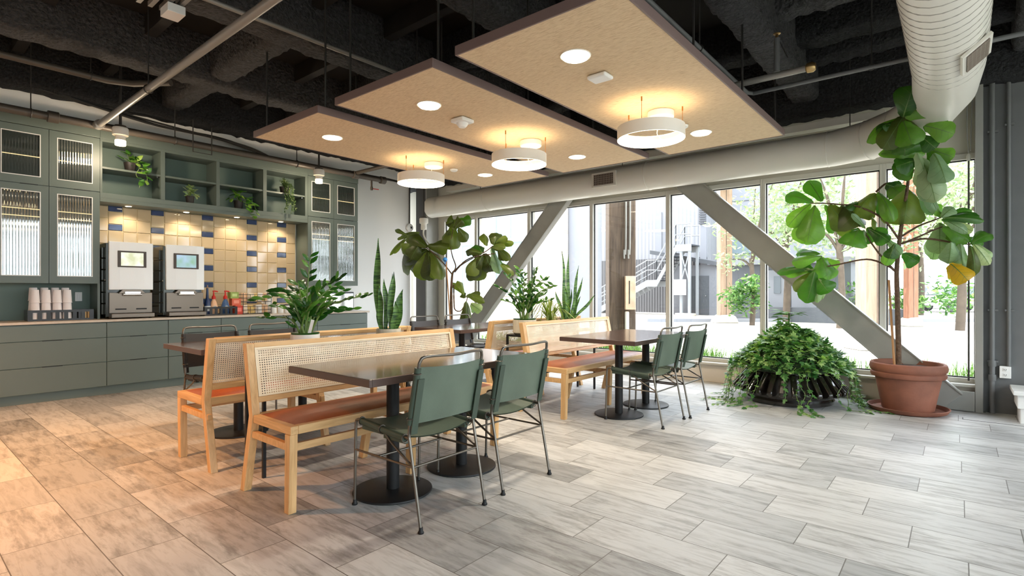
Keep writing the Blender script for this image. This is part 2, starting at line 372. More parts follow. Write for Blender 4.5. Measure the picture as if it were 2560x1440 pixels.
    def build(s, name, mat, parent=None, smooth=None, bevel=0.0, seg=2, loc=None, rot=None):
        me = bpy.data.meshes.new(name); me.from_pydata(s.v, [], s.f)
        mats = mat if isinstance(mat, (list, tuple)) else [mat]
        for q in mats: me.materials.append(q)
        if len(mats) > 1: me.polygons.foreach_set('material_index', s.m)
        if smooth is not None:
            me.polygons.foreach_set('use_smooth', [True]*len(me.polygons))
        me.update()
        bm = bmesh.new(); bm.from_mesh(me); bmesh.ops.recalc_face_normals(bm, faces=bm.faces)
        if smooth is not None:
            ang = math.radians(smooth)
            for e in bm.edges:
                if len(e.link_faces) == 2 and e.calc_face_angle(0) > ang: e.smooth = False
        bm.to_mesh(me); bm.free()
        o = bpy.data.objects.new(name, me); COL.objects.link(o)
        if parent is not None: o.parent = parent
        if loc is not None: o.location = loc
        if rot is not None: o.rotation_euler = rot
        if bevel > 0:
            b = o.modifiers.new('edge', 'BEVEL'); b.width = bevel; b.segments = seg; b.limit_method = 'ANGLE'; b.angle_limit = .6
        return o
def tag(o, label, cat, group=None, kind=None):
    o['label'] = label; o['category'] = cat
    if group: o['group'] = group
    if kind: o['kind'] = kind
    return o
def thing(name, label, cat, loc=(0, 0, 0), rz=0.0, group=None):
    o = bpy.data.objects.new(name, None); COL.objects.link(o); o.location = loc; o.rotation_euler = (0, 0, rz)
    o.empty_display_size = .1
    return tag(o, label, cat, group)
def struct(name, mb, mat, parent=None, **k):
    o = mb.build(name, mat, parent, **k)
    if parent is None: o['kind'] = 'structure'
    return o
def kids(o): return [c for c in o.children]
def copy_tree(o, parent=None):
    c = o.copy(); COL.objects.link(c)
    if parent is not None: c.parent = parent
    for ch in kids(o): copy_tree(ch, c)
    return c
def spline(pts, n=8):
    pts = [Vector(p) for p in pts]; out = []
    for i in range(len(pts)-1):
        p0 = pts[max(i-1, 0)]; p1 = pts[i]; p2 = pts[i+1]; p3 = pts[min(i+2, len(pts)-1)]
        for k in range(n):
            t = k/n
            out.append(.5*((2*p1)+(p2-p0)*t+(2*p0-5*p1+4*p2-p3)*t*t+(3*p1-p0-3*p2+p3)*t**3))
    out.append(pts[-1]); return out
R_ = random.uniform
# ================================================================== THE ROOM
struct('floor', MB().box(-9.3, 3.2, -3.6, 7.3, -.1, 0), M_floor)
struct('wall_left', MB().box(-9.3, -8.2, -3.6, 6.75, 0, 4.0), M_white)
# window wall: openings between mullions
WY = 7.2
mull = [-7.70, -6.84, -5.60, -4.375, -3.135, -1.89, -.65, .155]
struct('baseboard_back', MB().box(-8.0, .16, 7.10, 7.32, 0, .235), M_curb, bevel=.006)
struct('trim_1', MB().box(-7.75, .16, 7.05, 7.28, .235, .262), M_frame, bevel=.004)
wb = MB(); wb.box(-9.3, .16, 7.2, 7.4, 2.60, 4.0); wb.box(-8.46, -7.74, 7.2, 7.4, 0, 2.60); wb.box(-9.3, -8.74, 7.2, 7.4, 0, 2.6); wb.box(-8.74, -8.46, 7.2, 7.4, 2.28, 2.6)
struct('wall_back', wb, M_beige)
struct('trim_2', MB().box(-7.3, -.6, 6.86, 7.0, 3.03, 3.11), M_duct, bevel=.004)
for i in range(7):
    a, b = mull[i], mull[i+1]; w = .030
    fr = MB()
    fr.box(a, a+w, 7.16, 7.30, .262, 2.60); fr.box(b-w, b, 7.16, 7.30, .262, 2.60)
    fr.box(a+w, b-w, 7.16, 7.30, 2.54, 2.60); fr.box(a+w, b-w, 7.16, 7.30, .262, .31)
    f = struct('window_%d' % (i+1), fr, M_frame, bevel=.004)
    p = MB().box(a+w, b-w, 7.225, 7.235, .31, 2.54).build('pane', M_glass, f)
    g = MB(); t = .012
    g.box(a+w, a+w+t, 7.20, 7.222, .31, 2.54); g.box(b-w-t, b-w, 7.20, 7.222, .31, 2.54); g.box(a+w+t, b-w-t, 7.20, 7.222, .31, .31+t); g.box(a+w+t, b-w-t, 7.20, 7.222, 2.54-t, 2.54)
    g.build('gasket', M_blk, f)
f = struct('window_8', MB().box(-8.74, -8.71, 7.2, 7.3, 0, 2.28).box(-8.49, -8.46, 7.2, 7.3, 0, 2.28).box(-8.71, -8.49, 7.2, 7.3, 2.2, 2.28), M_frame)
MB().box(-8.71, -8.49, 7.24, 7.25, 0, 2.2).build('pane', M_glass, f)
# grey pier at the end of the windows
struct('wall_right', MB().box(.16, 3.2, 7.10, 7.4, 0, 4.0), M_grayd)
struct('trim_3', MB().box(.118, .178, 7.0, 7.16, 0, 3.24), M_gray, bevel=.003)
# opposite side of the room: big glazed openings toward the courtyard (behind the lens)
ww = MB(); ww.box(3.0, 3.2, -3.6, 7.1, 3.05, 4.0); ww.box(3.0, 3.2, -3.6, 7.1, 0, .22)
for y in (-3.6, -1.0, 1.6, 4.2, 6.8): ww.box(3.0, 3.2, y, y+.22, .22, 3.05)
struct('wall_front', ww, M_frame)
struct('wall_rear', MB().box(-9.3, 3.2, -3.8, -3.6, 0, 4.0), M_white)
# ceiling deck and sprayed beams
struct('ceiling', MB().box(-9.3, 3.2, -3.6, 7.4, 4.0, 4.1), M_deck)
def beam(path_axis, c, a, b, z0, z1, w, mat, name, seed):
    "rough sprayed beam: rounded box section with lumpy skin"
    rr = random.Random(seed); mb = MB(); sec = []
    hw = w/2; r = min(.07, hw*.6)
    for q in range(5): an = -PI/2*q/4; sec.append((hw-r+r*math.cos(an), z0+r+r*math.sin(an)))
    for q in range(5): an = -PI/2-PI/2*q/4; sec.append((-hw+r+r*math.cos(an), z0+r+r*math.sin(an)))
    sec += [(-hw, (z0+z1)/2), (-hw, z1), (hw, z1), (hw, (z0+z1)/2)]
    n = max(2, int((b-a)/.07)); k = len(sec); vs = []
    for i in range(n+1):
        t = a+(b-a)*i/n; dz = rr.uniform(-.012, .012)
        for (u, z) in sec:
            u2 = u+rr.uniform(-.010, .010); zz = z + (dz+rr.uniform(-.010, .010) if z < z1-.01 else 0)
            vs.append((c+u2, t, zz) if path_axis == 'y' else (t, c+u2, zz))
    fs = [(i*k+j, i*k+(j+1) % k, (i+1)*k+(j+1) % k, (i+1)*k+j) for i in range(n) for j in range(k)]
    fs += [tuple(range(k))[::-1], tuple(range(n*k, n*k+k))]
    mb.add(vs, fs); return struct(name, mb, mat, smooth=60)
E_ = 3
for (ax, c, a, b, z0, z1, w, m) in [
    ('y', -8.05, -3.6, 7.2, 3.46, 4.0, .34, M_black), ('y', -6.5, -3.6, 7.2, 3.50, 4.0, .30, M_blackp),
    ('y', -4.72, -3.6, 7.2, 3.48, 4.0, .34, M_blackp), ('y', -3.05, -3.6, 7.2, 3.50, 4.0, .36, M_blackp),
    ('y', -1.36, -3.6, 7.2, 3.36, 4.0, .28, M_blackp), ('y', .55, -3.6, 7.2, 3.42, 4.0, .36, M_blackp),
    ('x', 7.05, -9.2, 3.0, 3.22, 4.0, .40, M_black), ('x', 2.55, -8.0, -4.8, 3.56, 4.0, .26, M_blackp),
    ('x', 5.15, -1.3, 2.9, 3.60, 4.0, .26, M_blackp), ('x', 5.9, -8.0, -.0, 3.6, 4.0, .28, M_black), ('x', 6.35, -1.3, 2.9, 3.56, 4.0, .24, M_black), ('x', 4.2, -8, -1.4, 3.66, 4.0, .26, M_black)]:
    E_ += 1
    beam(ax, c, a, b, z0, z1, w, m, 'trim_%d' % E_, E_)
# joists of the brown deck between the beams
jo = MB()
for k in range(9): jo.box(-8.0, -3.0, -3.0+k*.8, -2.9+k*.8, 3.80, 4.0)
struct('trim_%d' % (E_+1), jo, M_deck)
# steel column in the window corner
t = thing('steel_column', 'dark grey steel column in the corner beyond the white kitchen wall', 'column', (-8.02, 7.0, 0))
MB().box(-.16, .12, -.12, -.09, 0, 3.4).build('flange', M_col, t, bevel=.003)
MB().box(-.035, -.005, -.09, .13, 0, 3.4).build('web', M_col, t)
MB().box(-.16, .12, .13, .16, 0, 3.4).build('flange', M_col, t, bevel=.003)
MB().box(.12, .15, -.12, .16, 0, 3.4).build('cover_plate', M_gray, t, bevel=.003)
MB().box(-.24, .24, -.18, .19, 0, .03).build('base_plate', M_col, t, bevel=.003)
# diagonal braces
def brace(name, label, A, B, w, th, gusset=None):
    A = Vector(A); B = Vector(B); d = (B-A); L = d.length; ang = math.atan2(d.z, d.x)
    o = thing(name, label, 'brace', tuple(A))
    r = MB().box(0, L, -th/2, th/2, -w/2, w/2).build('beam', M_gray, o, bevel=.012, seg=3, rot=(0, -ang, 0))
    MB().box(.0, L, -th/2-.012, -th/2, -w/2, -w/2+.012).box(0, L, -th/2-.012, -th/2, w/2-.012, w/2).build('edge_lip', M_gray, r)
    if gusset: MB().prism([(q[0]-A.x, q[1]-A.z) for q in gusset], 'y', -.012, .012).build('gusset_plate', M_gray, o, bevel=.003)
    return o
brace('diagonal_brace', 'grey diagonal steel brace rising behind the smaller potted fig tree', (-7.13, 7.0, .13), (-4.72, 7.0, 2.72), .26, .12)
brace('diagonal_brace', 'grey diagonal steel brace running down behind the terracotta pot', (-.06, 7.0, .08), (-2.86, 7.0, 2.70), .26, .12,
      gusset=[(-.45, .005), (.115, .005), (.115, .20), (-.12, .20), (-.45, .48)])
# white duct along the window wall, elbow, big duct overhead
path = [(-7.55, 6.72, 2.745)] + [(-7.55+i*.5, 6.72, 2.745) for i in range(1, 13)] + [(-1.05, 6.72, 2.745), (-.72, 6.66, 2.765), (-.42, 6.48, 2.80), (-.22, 6.2, 2.85), (-.10, 5.85, 2.91), (-.07, 5.4, 2.96), (-.07, 4.5, 3.0), (-.07, 3.0, 3.0), (-.07, 1.4, 3.0)]
rad = [.188]*13 + [.19, .20, .208, .215, .222, .228, .228, .228, .228]
t = thing('air_duct', 'white round air duct running above the windows and bending overhead', 'duct', (0, 0, 0))
MB().tube(path, rad, 32).build('duct_pipe', M_duct, t, smooth=40)
def ringseam(name, p, d, r, th=.006):
    d = Vector(d).normalized(); u = d.orthogonal().normalized(); v = d.cross(u)
    return MB().tube([Vector(p)+(u*math.cos(2*PI*i/32)+v*math.sin(2*PI*i/32))*(r+.001) for i in range(32)], th, 6, closed=True).build(name, M_duct, t, smooth=40)
for x in (-6.1, -3.2, -1.1): ringseam('seam', (x, 6.72, 2.745), (1, 0, 0), .188)
for a, b, r in ((13, 15, .20), (14, 16, .208), (15, 17, .215)): ringseam('seam', path[a+1], Vector(path[b])-Vector(path[a]), r)
hel = MB(); pts = []
for i in range(0, 900):
    y = 5.35-i*.0044; q = 2*PI*i/24; r = .2295
    zc = 2.962+min(1, (5.4-y)/.9)*.038
    pts.append((-.07+r*math.cos(q), y, zc+r*math.sin(q)))
hel.tube(pts, .003, 4).build('spiral_seam', M_seam, t)
def register(px, cx, y, z, nrm):  # duct register plate with louvres
    o = MB().box(-.19, .19, -.02, .0, -.10, .10).box(-.17, .17, -.022, -.02, -.085, -.08).build('register', M_duct, t, bevel=.004, loc=(cx, y, z), rot=nrm)
    lv = MB(); lv.box(-.155, .155, -.018, -.023, -.075, .075); lv.build('grille', P('grille_dark', srgb(74, 62, 56), .5), o)
    s = MB()
    for i in range(13): s.box(-.15+i*.025, -.144+i*.025, -.03, -.022, -.075, .075)
    for i in range(6): s.box(-.155, .155, -.028, -.022, -.07+i*.028, -.066+i*.028)
    s.build('louvre', P('louvre_paint', srgb(158, 146, 134), .5), o)
register(0, -3.79, 6.545, 2.745, (0, 0, 0))
register(0, .080, 4.85, 2.822, (math.radians(50), 0, PI/2))
for x in (-6.3, -3.6, -.9): MB().tube([(x, 6.72, 2.93), (x, 6.72, 3.95)], .005, 6).build('hanger_rod', M_rod, t)
for y in (4.6, 2.6): MB().tube([(-.07, y, 3.22), (-.07, y, 3.95)], .006, 6).build('hanger_rod', M_rod, t)
# pier conduits + outlet
t = thing('conduit_pipe', 'grey conduit pipe beside the window frame on the grey pier', 'pipe', (.245, 7.06, 0), group='conduits on the grey pier')
MB().tube([(0, 0, 0), (0, 0, 3.3)], .022, 12).build('pipe', M_grayd, t, smooth=40)
for z in (.50, 1.0, 2.75): MB().box(-.035, .045, -.01, .035, z, z+.02).build('clamp', M_grayd, t, bevel=.003)
MB().lathe([(.03, 0), (.032, .03), (.03, .06)], 14, (0, 0, .32)).lathe([(.03, 0), (.032, .03), (.03, .06)], 14, (0, 0, .46)).build('coupling', M_grayd, t, smooth=40)
t = thing('conduit_pipe', 'grey conduit pipe dropping into the white wall outlet', 'pipe', (.365, 7.07, 0), group='conduits on the grey pier')
MB().tube([(0, 0, .47), (0, 0, 3.3)], .018, 12).build('pipe', M_grayd, t, smooth=40)
for z in (1.0, 2.8): MB().box(-.03, .04, -.01, .03, z, z+.02).build('clamp', M_grayd, t, bevel=.003)
t = thing('wall_outlet', 'white double power outlet on the grey pier', 'outlet', (.34, 7.08, .41))
MB().box(-.042, .042, -.025, .02, -.058, .058).build('cover_plate', M_plastic, t, bevel=.004)
for z in (-.025, .025):
    s = MB().box(-.017, .017, -.029, -.025, z-.014, z+.014).build('socket', M_plastic, t, bevel=.003)
    MB().box(-.009, -.006, -.031, -.029, z-.004, z+.006).box(.006, .009, -.031, -.029, z-.004, z+.006).box(-.002, .002, -.031, -.029, z-.011, z-.007).build('slot', M_blk, s)
t = thing('shade_rod', 'thin dark wand hanging down the last window beside the pier', 'rod', (.07, 7.06, 0))
MB().tube([(0, 0, .30), (0, 0, 2.50)], .008, 8).build('wand', M_rod, t)
MB().tube([(0, 0, 2.58), (-.012, 0, 2.75), (-.012, 0, 3.2)], .005, 6).tube([(.012, 0, 2.6), (.03, 0, 3.2)], .005, 6).build('cord', M_gray, t)
MB().lathe([(.012, 0), (.018, .02), (.018, .05), (.01, .07)], 12, (0, 0, 2.5)).build('bracket', M_frame, t, smooth=40)
# low white bench at the pier
t = thing('low_bench', 'low white wooden bench standing against the grey pier', 'bench', (.40, 6.62, 0))
MB().box(-.03, 1.2, -.03, .42, .26, .30).build('top', M_plastic, t, bevel=.006)
MB().box(.02, 1.15, .03, .38, .0, .18).build('base', M_plastic, t, bevel=.005)
MB().box(.0, 1.18, 0, .40, .14, .26).build('apron', M_plastic, t, bevel=.005)
# floor register
t = thing('floor_vent', 'thin dark floor slot beside the terracotta pot saucer', 'vent', (.02, 6.55, 0))
MB().box(0, .006, 0, .09, .0, .002).box(0, .45, -.004, 0, .0, .002).build('slot', M_blk, t)
# ------------------------------------------------------------------ suspended panels
def panel(label, x0, x1, y0, y1, z, devs):
    t = thing('acoustic_panel', label, 'ceiling panel', ((x0+x1)/2, (y0+y1)/2, z), group='hanging acoustic panels')
    hx = (x1-x0)/2; hy = (y1-y0)/2
    MB().box(-hx+.012, hx-.012, -hy+.012, hy-.012, .004, .05).build('felt_face', M_felt, t)
    fr = MB(); k = .012
    fr.box(-hx, hx, -hy, -hy+k, 0, .062); fr.box(-hx, hx, hy-k, hy, 0, .062); fr.box(-hx, -hx+k, -hy+k, hy-k, 0, .062); fr.box(hx-k, hx, -hy+k, hy-k, 0, .062)
    fr.build('edge_frame', M_mauve, t, bevel=.002)
    MB().box(-hx+k, hx-k, -hy+k, hy-k, .05, .062).build('back_board', M_mauve, t)
    for sx in (-1, 1):
        for sy in (-.97, -.33, .33, .97):
            MB().tube([(sx*(hx-.06), sy*(hy-.06), .06), (sx*(hx-.06), sy*(hy-.06), 4.0-z)], .009, 6).build('hanger_rod', M_rod, t)
    for y in devs:
        d = MB().lathe([(.0, .0), (.088, .0), (.098, -.004), (.10, .003)], 36, (0, y-(y0+y1)/2, .002)).build('downlight_trim', M_lampw, t, smooth=40)
        MB().lathe([(0, 0), (.085, 0)], 36, (0, y-(y0+y1)/2, -.003)).build('downlight_lens', M_down, d)
        L = bpy.data.lights.new('downlight_lamp', 'AREA'); L.shape = 'DISK'; L.size = .16; L.energy = DL; L.color = (1, .86, .68); L.spread = math.radians(150)
        lo = bpy.data.objects.new('downlight_lamp', L); COL.objects.link(lo); lo.parent = t; lo.location = (0, y-(y0+y1)/2, -.012); lo.visible_camera = True
    return t
DL = 11
PX = [(-5.315, -4.14), (-3.885, -2.71), (-2.475, -1.30)]
panel('felt ceiling panel hanging closest to the green cabinets', *PX[0], 2.42, 5.72, 2.70, (2.92, 5.13))
panel('middle felt ceiling panel of the three, with a white cube sensor', *PX[1], 2.42, 5.68, 2.70, (2.91, 5.10))
panel('widest looking felt ceiling panel with a flat white sensor, farthest from the cabinets', *PX[2], 2.40, 5.68, 2.70, (2.90, 5.07))
def ring(label, cx):
    t = thing('ring_pendant', label, 'pendant lamp', (cx, 4.08, 2.43), group='glowing ring pendants')
    R1, R0, h = .268, .243, .10
    MB().lathe([(R1-.004, 0), (R1, .002), (R1, h), (R1-.010, h), (R1-.012, h-.012), (R0, h-.012), (R0, .05)], 64, cap=False).build('outer_shell', M_lampw, t, smooth=30)
    MB().lathe([(R1-.001, .0), (R1-.004, .012), (R0+.006, .02), (R0-.001, .05)], 64, cap=False).build('light_diffuser', M_ringglow, t, smooth=50)
    MB().lathe([(R1-.013, h-.011), (R0+.001, h-.011)], 64, cap=False).build('uplight_strip', M_ringup, t, smooth=50)
    cp = MB().lathe([(0, -.052), (.10, -.052), (.108, -.045), (.108, 0), (0, 0)], 40, (0, .19, .27)).build('canopy', M_lampw, t, smooth=30)
    MB().tube(spline([(0, .16, .22), (.02, .14, .17), (-.03, .18, .10), (-.02, .235, .06)], 5), .004, 6).build('power_cord', M_lampw, t)
    for q in (40, 160, 280):
        a = math.radians(q); x = math.cos(a)*(R1-.01); y = math.sin(a)*(R1-.01)
        MB().tube([(x, y, h), (x, y, .27)], .0022, 5).tube([(x, y, .235), (x, y, .27)], .006, 6).build('suspension_wire', M_gold, t)
    return t
for c, l in ((-4.76, 'white ring pendant lamp under the felt panel closest to the green cabinets'), (-3.31, 'white ring pendant lamp under the middle felt panel'), (-1.93, 'white ring pendant lamp nearest the lens, under the largest felt panel')):
    ring(l, c)
t = thing('motion_sensor', 'white cube motion sensor on the middle felt ceiling panel', 'sensor', (-3.34, 3.33, 2.70))
MB().box(-.075, .075, -.075, .075, -.035, 0).build('base', M_plastic, t, bevel=.012)
MB().lathe([(0, -.075), (.03, -.072), (.048, -.05), (.052, -.035)], 20).build('lens', M_plastic, t, smooth=40)
t = thing('flat_sensor', 'flat white rounded sensor on the largest felt ceiling panel', 'sensor', (-1.925, 3.27, 2.70))
MB().box(-.075, .075, -.06, .06, -.03, 0).build('body', M_plastic, t, bevel=.014, seg=3)
for x, y, l in ((-1.93, 4.74, 'small round white detector beside the ring lamp on the largest felt panel'), (-4.80, 4.64, 'small round white detector on the felt panel closest to the cabinets')):
    t = thing('smoke_detector', l, 'detector', (x, y, 2.70))
    MB().lathe([(0, -.028), (.03, -.026), (.045, -.016), (.048, 0)], 24).build('body', M_plastic, t, smooth=40)
# ------------------------------------------------------------------ pipes and ceiling services
def pipe(name, label, pts, r, mat, extra=None, cat='pipe', hang=(), caps=(), coup=()):
    t = thing(name, label, cat, tuple(pts[0])); o = Vector(pts[0])
    MB().tube([Vector(p)-o for p in pts], r, 14).build('pipe', mat, t, smooth=40)
    for h in hang:
        h = Vector(h)-o; top = 3.98-o.z
        MB().tube([h, (h.x, h.y, top)], .006, 6).build('hanger_rod', M_rod, t)
        MB().tube([h+Vector((0, (r+.006)*math.cos(a*PI/8), (r+.006)*math.sin(a*PI/8))) for a in range(16)], .005, 5, closed=True).build('hanger_clamp', M_rod, t) if abs(pts[1][0]-pts[0][0]) > abs(pts[1][1]-pts[0][1]) else \
            MB().tube([h+Vector(((r+.006)*math.cos(a*PI/8), 0, (r+.006)*math.sin(a*PI/8))) for a in range(16)], .005, 5, closed=True).build('hanger_clamp', M_rod, t)
    for (c, ax) in coup:
        c = Vector(c)-o; d = Vector((1, 0, 0)) if ax == 'x' else Vector((0, 1, 0))
        MB().tube([c-d*.05, c-d*.045, c+d*.045, c+d*.05], [r+.004, r+.018, r+.018, r+.004], 16).build('coupling', mat, t, smooth=40)
    return t
pipe('sprinkler_main', 'brown sprinkler main pipe running along the top of the green cabinets', [(-7.5, -3.4, 3.07), (-7.5, 5.62, 3.07)], .044, M_pipeb,
     hang=[(-7.5, 1.10, 3.07), (-7.5, 2.45, 3.07), (-7.5, 4.05, 3.07)], coup=[((-7.5, 1.28, 3.07), 'y'), ((-7.5, 5.58, 3.07), 'y'), ((-7.5, 5.05, 3.07), 'y')])
pipe('sprinkler_branch', 'grey branch pipe crossing from the cabinet main toward the lens', [(-7.46, 1.66, 3.06), (-1.6, 1.66, 3.06)], .032, M_pipeg, hang=[(-5.75, 1.66, 3.06)], coup=[((-7.40, 1.66, 3.06), 'x')])
pipe('sprinkler_branch', 'brown branch pipe joining the main near the cylinder lamp over the end cabinet', [(-7.46, 5.05, 3.10), (-5.4, 5.05, 3.10)], .03, M_pipeb)
pipe('ceiling_pipe', 'dark pipe high along the kitchen beam ending in an elbow', [(-7.0, -3.4, 3.45), (-7.0, 1.65, 3.45), (-6.9, 1.85, 3.45), (-6.55, 2.1, 3.45)], .035, M_pipeb, hang=[(-7.0, 1.5, 3.45)])
pipe('ceiling_pipe', 'slim grey conduit running beside the second sprayed beam', [(-4.40, -3.4, 3.42), (-4.40, 5.5, 3.42)], .02, M_pipeg)
pipe('ceiling_pipe', 'dark slim pipe along the outer edge of the largest felt panel', [(-1.5, -2.0, 3.02), (-1.5, 5.17, 3.02), (-1.46, 5.23, 3.02), (1.6, 5.23, 3.02)], .018, M_grayd, hang=[(-1.5, 2.6, 3.02), (-1.5, 4.0, 3.02), (-.55, 5.23, 3.02)])
t = pipe('sprinkler_line', 'grey sprinkler line with a brass head beside the largest felt panel', [(-1.56, 4.73, 2.95), (-.93, 4.73, 2.95)], .026, M_pipeg)
MB().lathe([(.026, 0), (.038, .01), (.040, .05), (.026, .07)], 14).build('elbow', M_brass, t, smooth=40, loc=(.63, 0, 0), rot=(0, PI/2, 0))
MB().tube([(.42, 0, .03), (.42, 0, .30)], .024, 10).build('riser', M_grayd, t, smooth=40)
MB().lathe([(.012, 0), (.012, .03), (.028, .035), (.028, .04), (.01, .045)], 12, (.42, 0, .30)).build('sprinkler_head', M_brass, t, smooth=40)
MB().tube([(.50, 0, .12), (.42, 0, .32)], .004, 5).build('brace_wire', M_rod, t)
def cyl_lamp(label, x, y, z, lit=True, rod=True, e=15, col=(1, .80, .58)):
    t = thing('cylinder_pendant', label, 'pendant lamp', (x, y, z))
    MB().lathe([(.0, .20), (.072, .20), (.078, .19), (.078, .115), (.070, .108), (.050, .104), (.050, .0), (.046, .0)], 32).build('lamp_body', M_lampw, t, smooth=35)
    MB().lathe([(0, .002), (.047, .0), (.0505, .0), (.0515, .010), (.0515, .055), (.0505, .057)], 28).build('bulb_lens', M_bulb if lit else M_lampw, t, smooth=40)
    MB().lathe([(.06, .20), (.055, .225), (.0, .23)], 24).build('cap', M_pipeb, t, smooth=40)
    if rod: MB().tube([(0, 0, .22), (0, 0, 3.98-z)], .014, 10).build('stem', M_rod, t)
    if lit:
        L = bpy.data.lights.new('pendant_lamp', 'POINT' if e < 50 else 'SPOT'); L.energy = e; L.color = col; L.shadow_soft_size = .05
        if e >= 50: L.spot_size = math.radians(125); L.spot_blend = .9
        lo = bpy.data.objects.new('pendant_lamp', L); COL.objects.link(lo); lo.parent = t; lo.location = (0, 0, -.03)
    return t
cyl_lamp('white cylinder pendant lamp shining in front of the first open shelf bay', -7.32, 1.84, 2.85)
cyl_lamp('white cylinder pendant lamp shining in front of the end glass cabinet', -7.32, 4.30, 2.80)
cyl_lamp('unlit white cylinder lamp beside the end of the white duct', -7.28, 6.30, 2.28, False)
MB().tube(spline([(.0, 0, .02), (.0, .0, -.10), (.10, .03, -.25), (.30, .12, -.42)], 6), .014, 8).build('flex_conduit', M_duct, bpy.data.objects['cylinder_pendant.002'], smooth=50)
# unseen pair of lamps added to throw orange light on the near floor
cyl_lamp('added unseen cylinder lamp casting orange light over the open floor', -4.3, -.15, 2.55, e=230, col=(1, .44, .15))
cyl_lamp('added unseen cylinder lamp casting orange light beside the drawer units', -5.9, .35, 2.55, e=130, col=(1, .48, .17))
# strut with junction box
t = thing('strut_rack', 'ceiling strut rack of four bars carrying a small white box', 'rack', (-4.55, 1.44, 3.33))
for i in range(4): MB().box(-.16, 1.3, -.16+i*.075, -.13+i*.075, .02, .055).build('strut_bar', M_pipeg, t)
MB().box(-.10, .06, -.02, .10, -.055, .01).build('junction_box', M_plastic, t, bevel=.004)
MB().tube([(-.02, .05, .0), (-.02, .05, .62)], .006, 6).build('hanger_rod', M_rod, t)
# cable bundle over the cabinets
cb = MB()
for k in range(4):
    pts = [(-7.95+R_(-.03, .03), y, z+R_(-.025, .025)) for y, z in ((.2, 3.58), (1.1, 3.50), (1.7, 3.42), (2.4, 3.34), (3.1, 3.33), (3.6, 3.28), (4.1, 3.16), (4.6, 3.12), (5.1, 3.20), (5.9, 3.22), (6.6, 3.2))]
    cb.tube(spline(pts, 5), .012, 6)
tag(cb.build('cable_bundle', M_rod, smooth=40), 'sagging bundle of dark cables against the white strip above the cabinets', 'cables')
t = thing('drop_bracket', 'thin dark wire bracket hanging below the main pipe over the shelves', 'bracket', (-7.4, 2.62, 3.05))
MB().tube([(0, 0, .3), (0, 0, -.1), (0, .22, -.1), (0, .22, .25)], .007, 6).build('wire_frame', M_rod, t)
t = thing('fire_valve', 'small valve with a red lever under the end of the brown main pipe', 'valve', (-7.5, 5.36, 2.90))
MB().tube([(0, 0, .13), (0, 0, -.02)], .016, 10).lathe([(.02, -.03), (.024, 0), (.02, .03)], 12).build('valve_body', M_pipeb, t, smooth=40)
MB().box(-.01, .01, .02, .14, -.006, .006).build('lever', M_red, t, bevel=.003)
# strobe on the white wall end
t = thing('alarm_strobe', 'round white alarm strobe at the end of the white kitchen wall', 'alarm', (-8.19, 6.72, 2.42))
MB().lathe([(.075, 0), (.08, .02), (.072, .035), (.03, .04), (.028, .06), (.0, .06)], 28).build('housing', M_plastic, t, smooth=35, rot=(0, PI/2, 0))
MB().box(-.02, .02, -.018, .018, -.002, .004).build('lens', M_blk, t, loc=(.062, 0, 0), rot=(0, PI/2, 0))
MB().tube([(.012, 0, .07), (.012, 0, 1.0)], .012, 8).build('conduit', M_rod, t)
# ================================================================== KITCHEN RUN (x = -8.2 wall, faces +x)
XF, XB, XC = -7.83, -8.19, -7.55
lows = [(.80, 1.767, 1.285, 'wide green drawer unit under the paper cup rack'),
        (1.767, 2.394, 2.08, 'green drawer unit under the first white drink machine'),
        (2.394, 3.016, 2.70, 'green drawer unit under the second white drink machine'),
        (3.016, 3.947, 3.50, 'green drawer unit under the syrup bottles and snack baskets'),
        (3.947, 4.41, 4.18, 'narrow green drawer unit under the end of the tiles'),
        (4.41, 5.315, 4.90, 'green drawer unit under the microwave at the worktop end')]
for a, b, hy, lab in lows:
    t = thing('drawer_unit', lab, 'cabinet', (XC, (a+b)/2, 0), group='green drawer units'); w = (b-a)/2
    MB().box(-.62, -.022, -w, w, .10, .836).build('carcass', M_greend, t)
    MB().box(-.60, -.055, -w, w, 0, .10).build('plinth', M_green, t)
    MB().box(-.60, -.02, -w, w, .836, .842).build('top_rail', M_pull, t)
    for z0, z1, pull in ((.106, .380, 1), (.386, .660, 1), (.666, .832, 0)):
        d = MB().box(-.02, 0, -w+.003, w-.003, z0, z1).build('drawer_front', M_green, t, bevel=.0015)
        if pull: MB().box(-.012, .004, hy-(a+b)/2-.085, hy-(a+b)/2+.085, z1-.003, z1+.004).build('finger_pull', M_pull, d)
tag(MB().box(-8.19, -7.525, .78, 5.34, .842, .868).build('worktop', M_counter, bevel=.003), 'pale stone worktop running along the green drawer units', 'worktop')
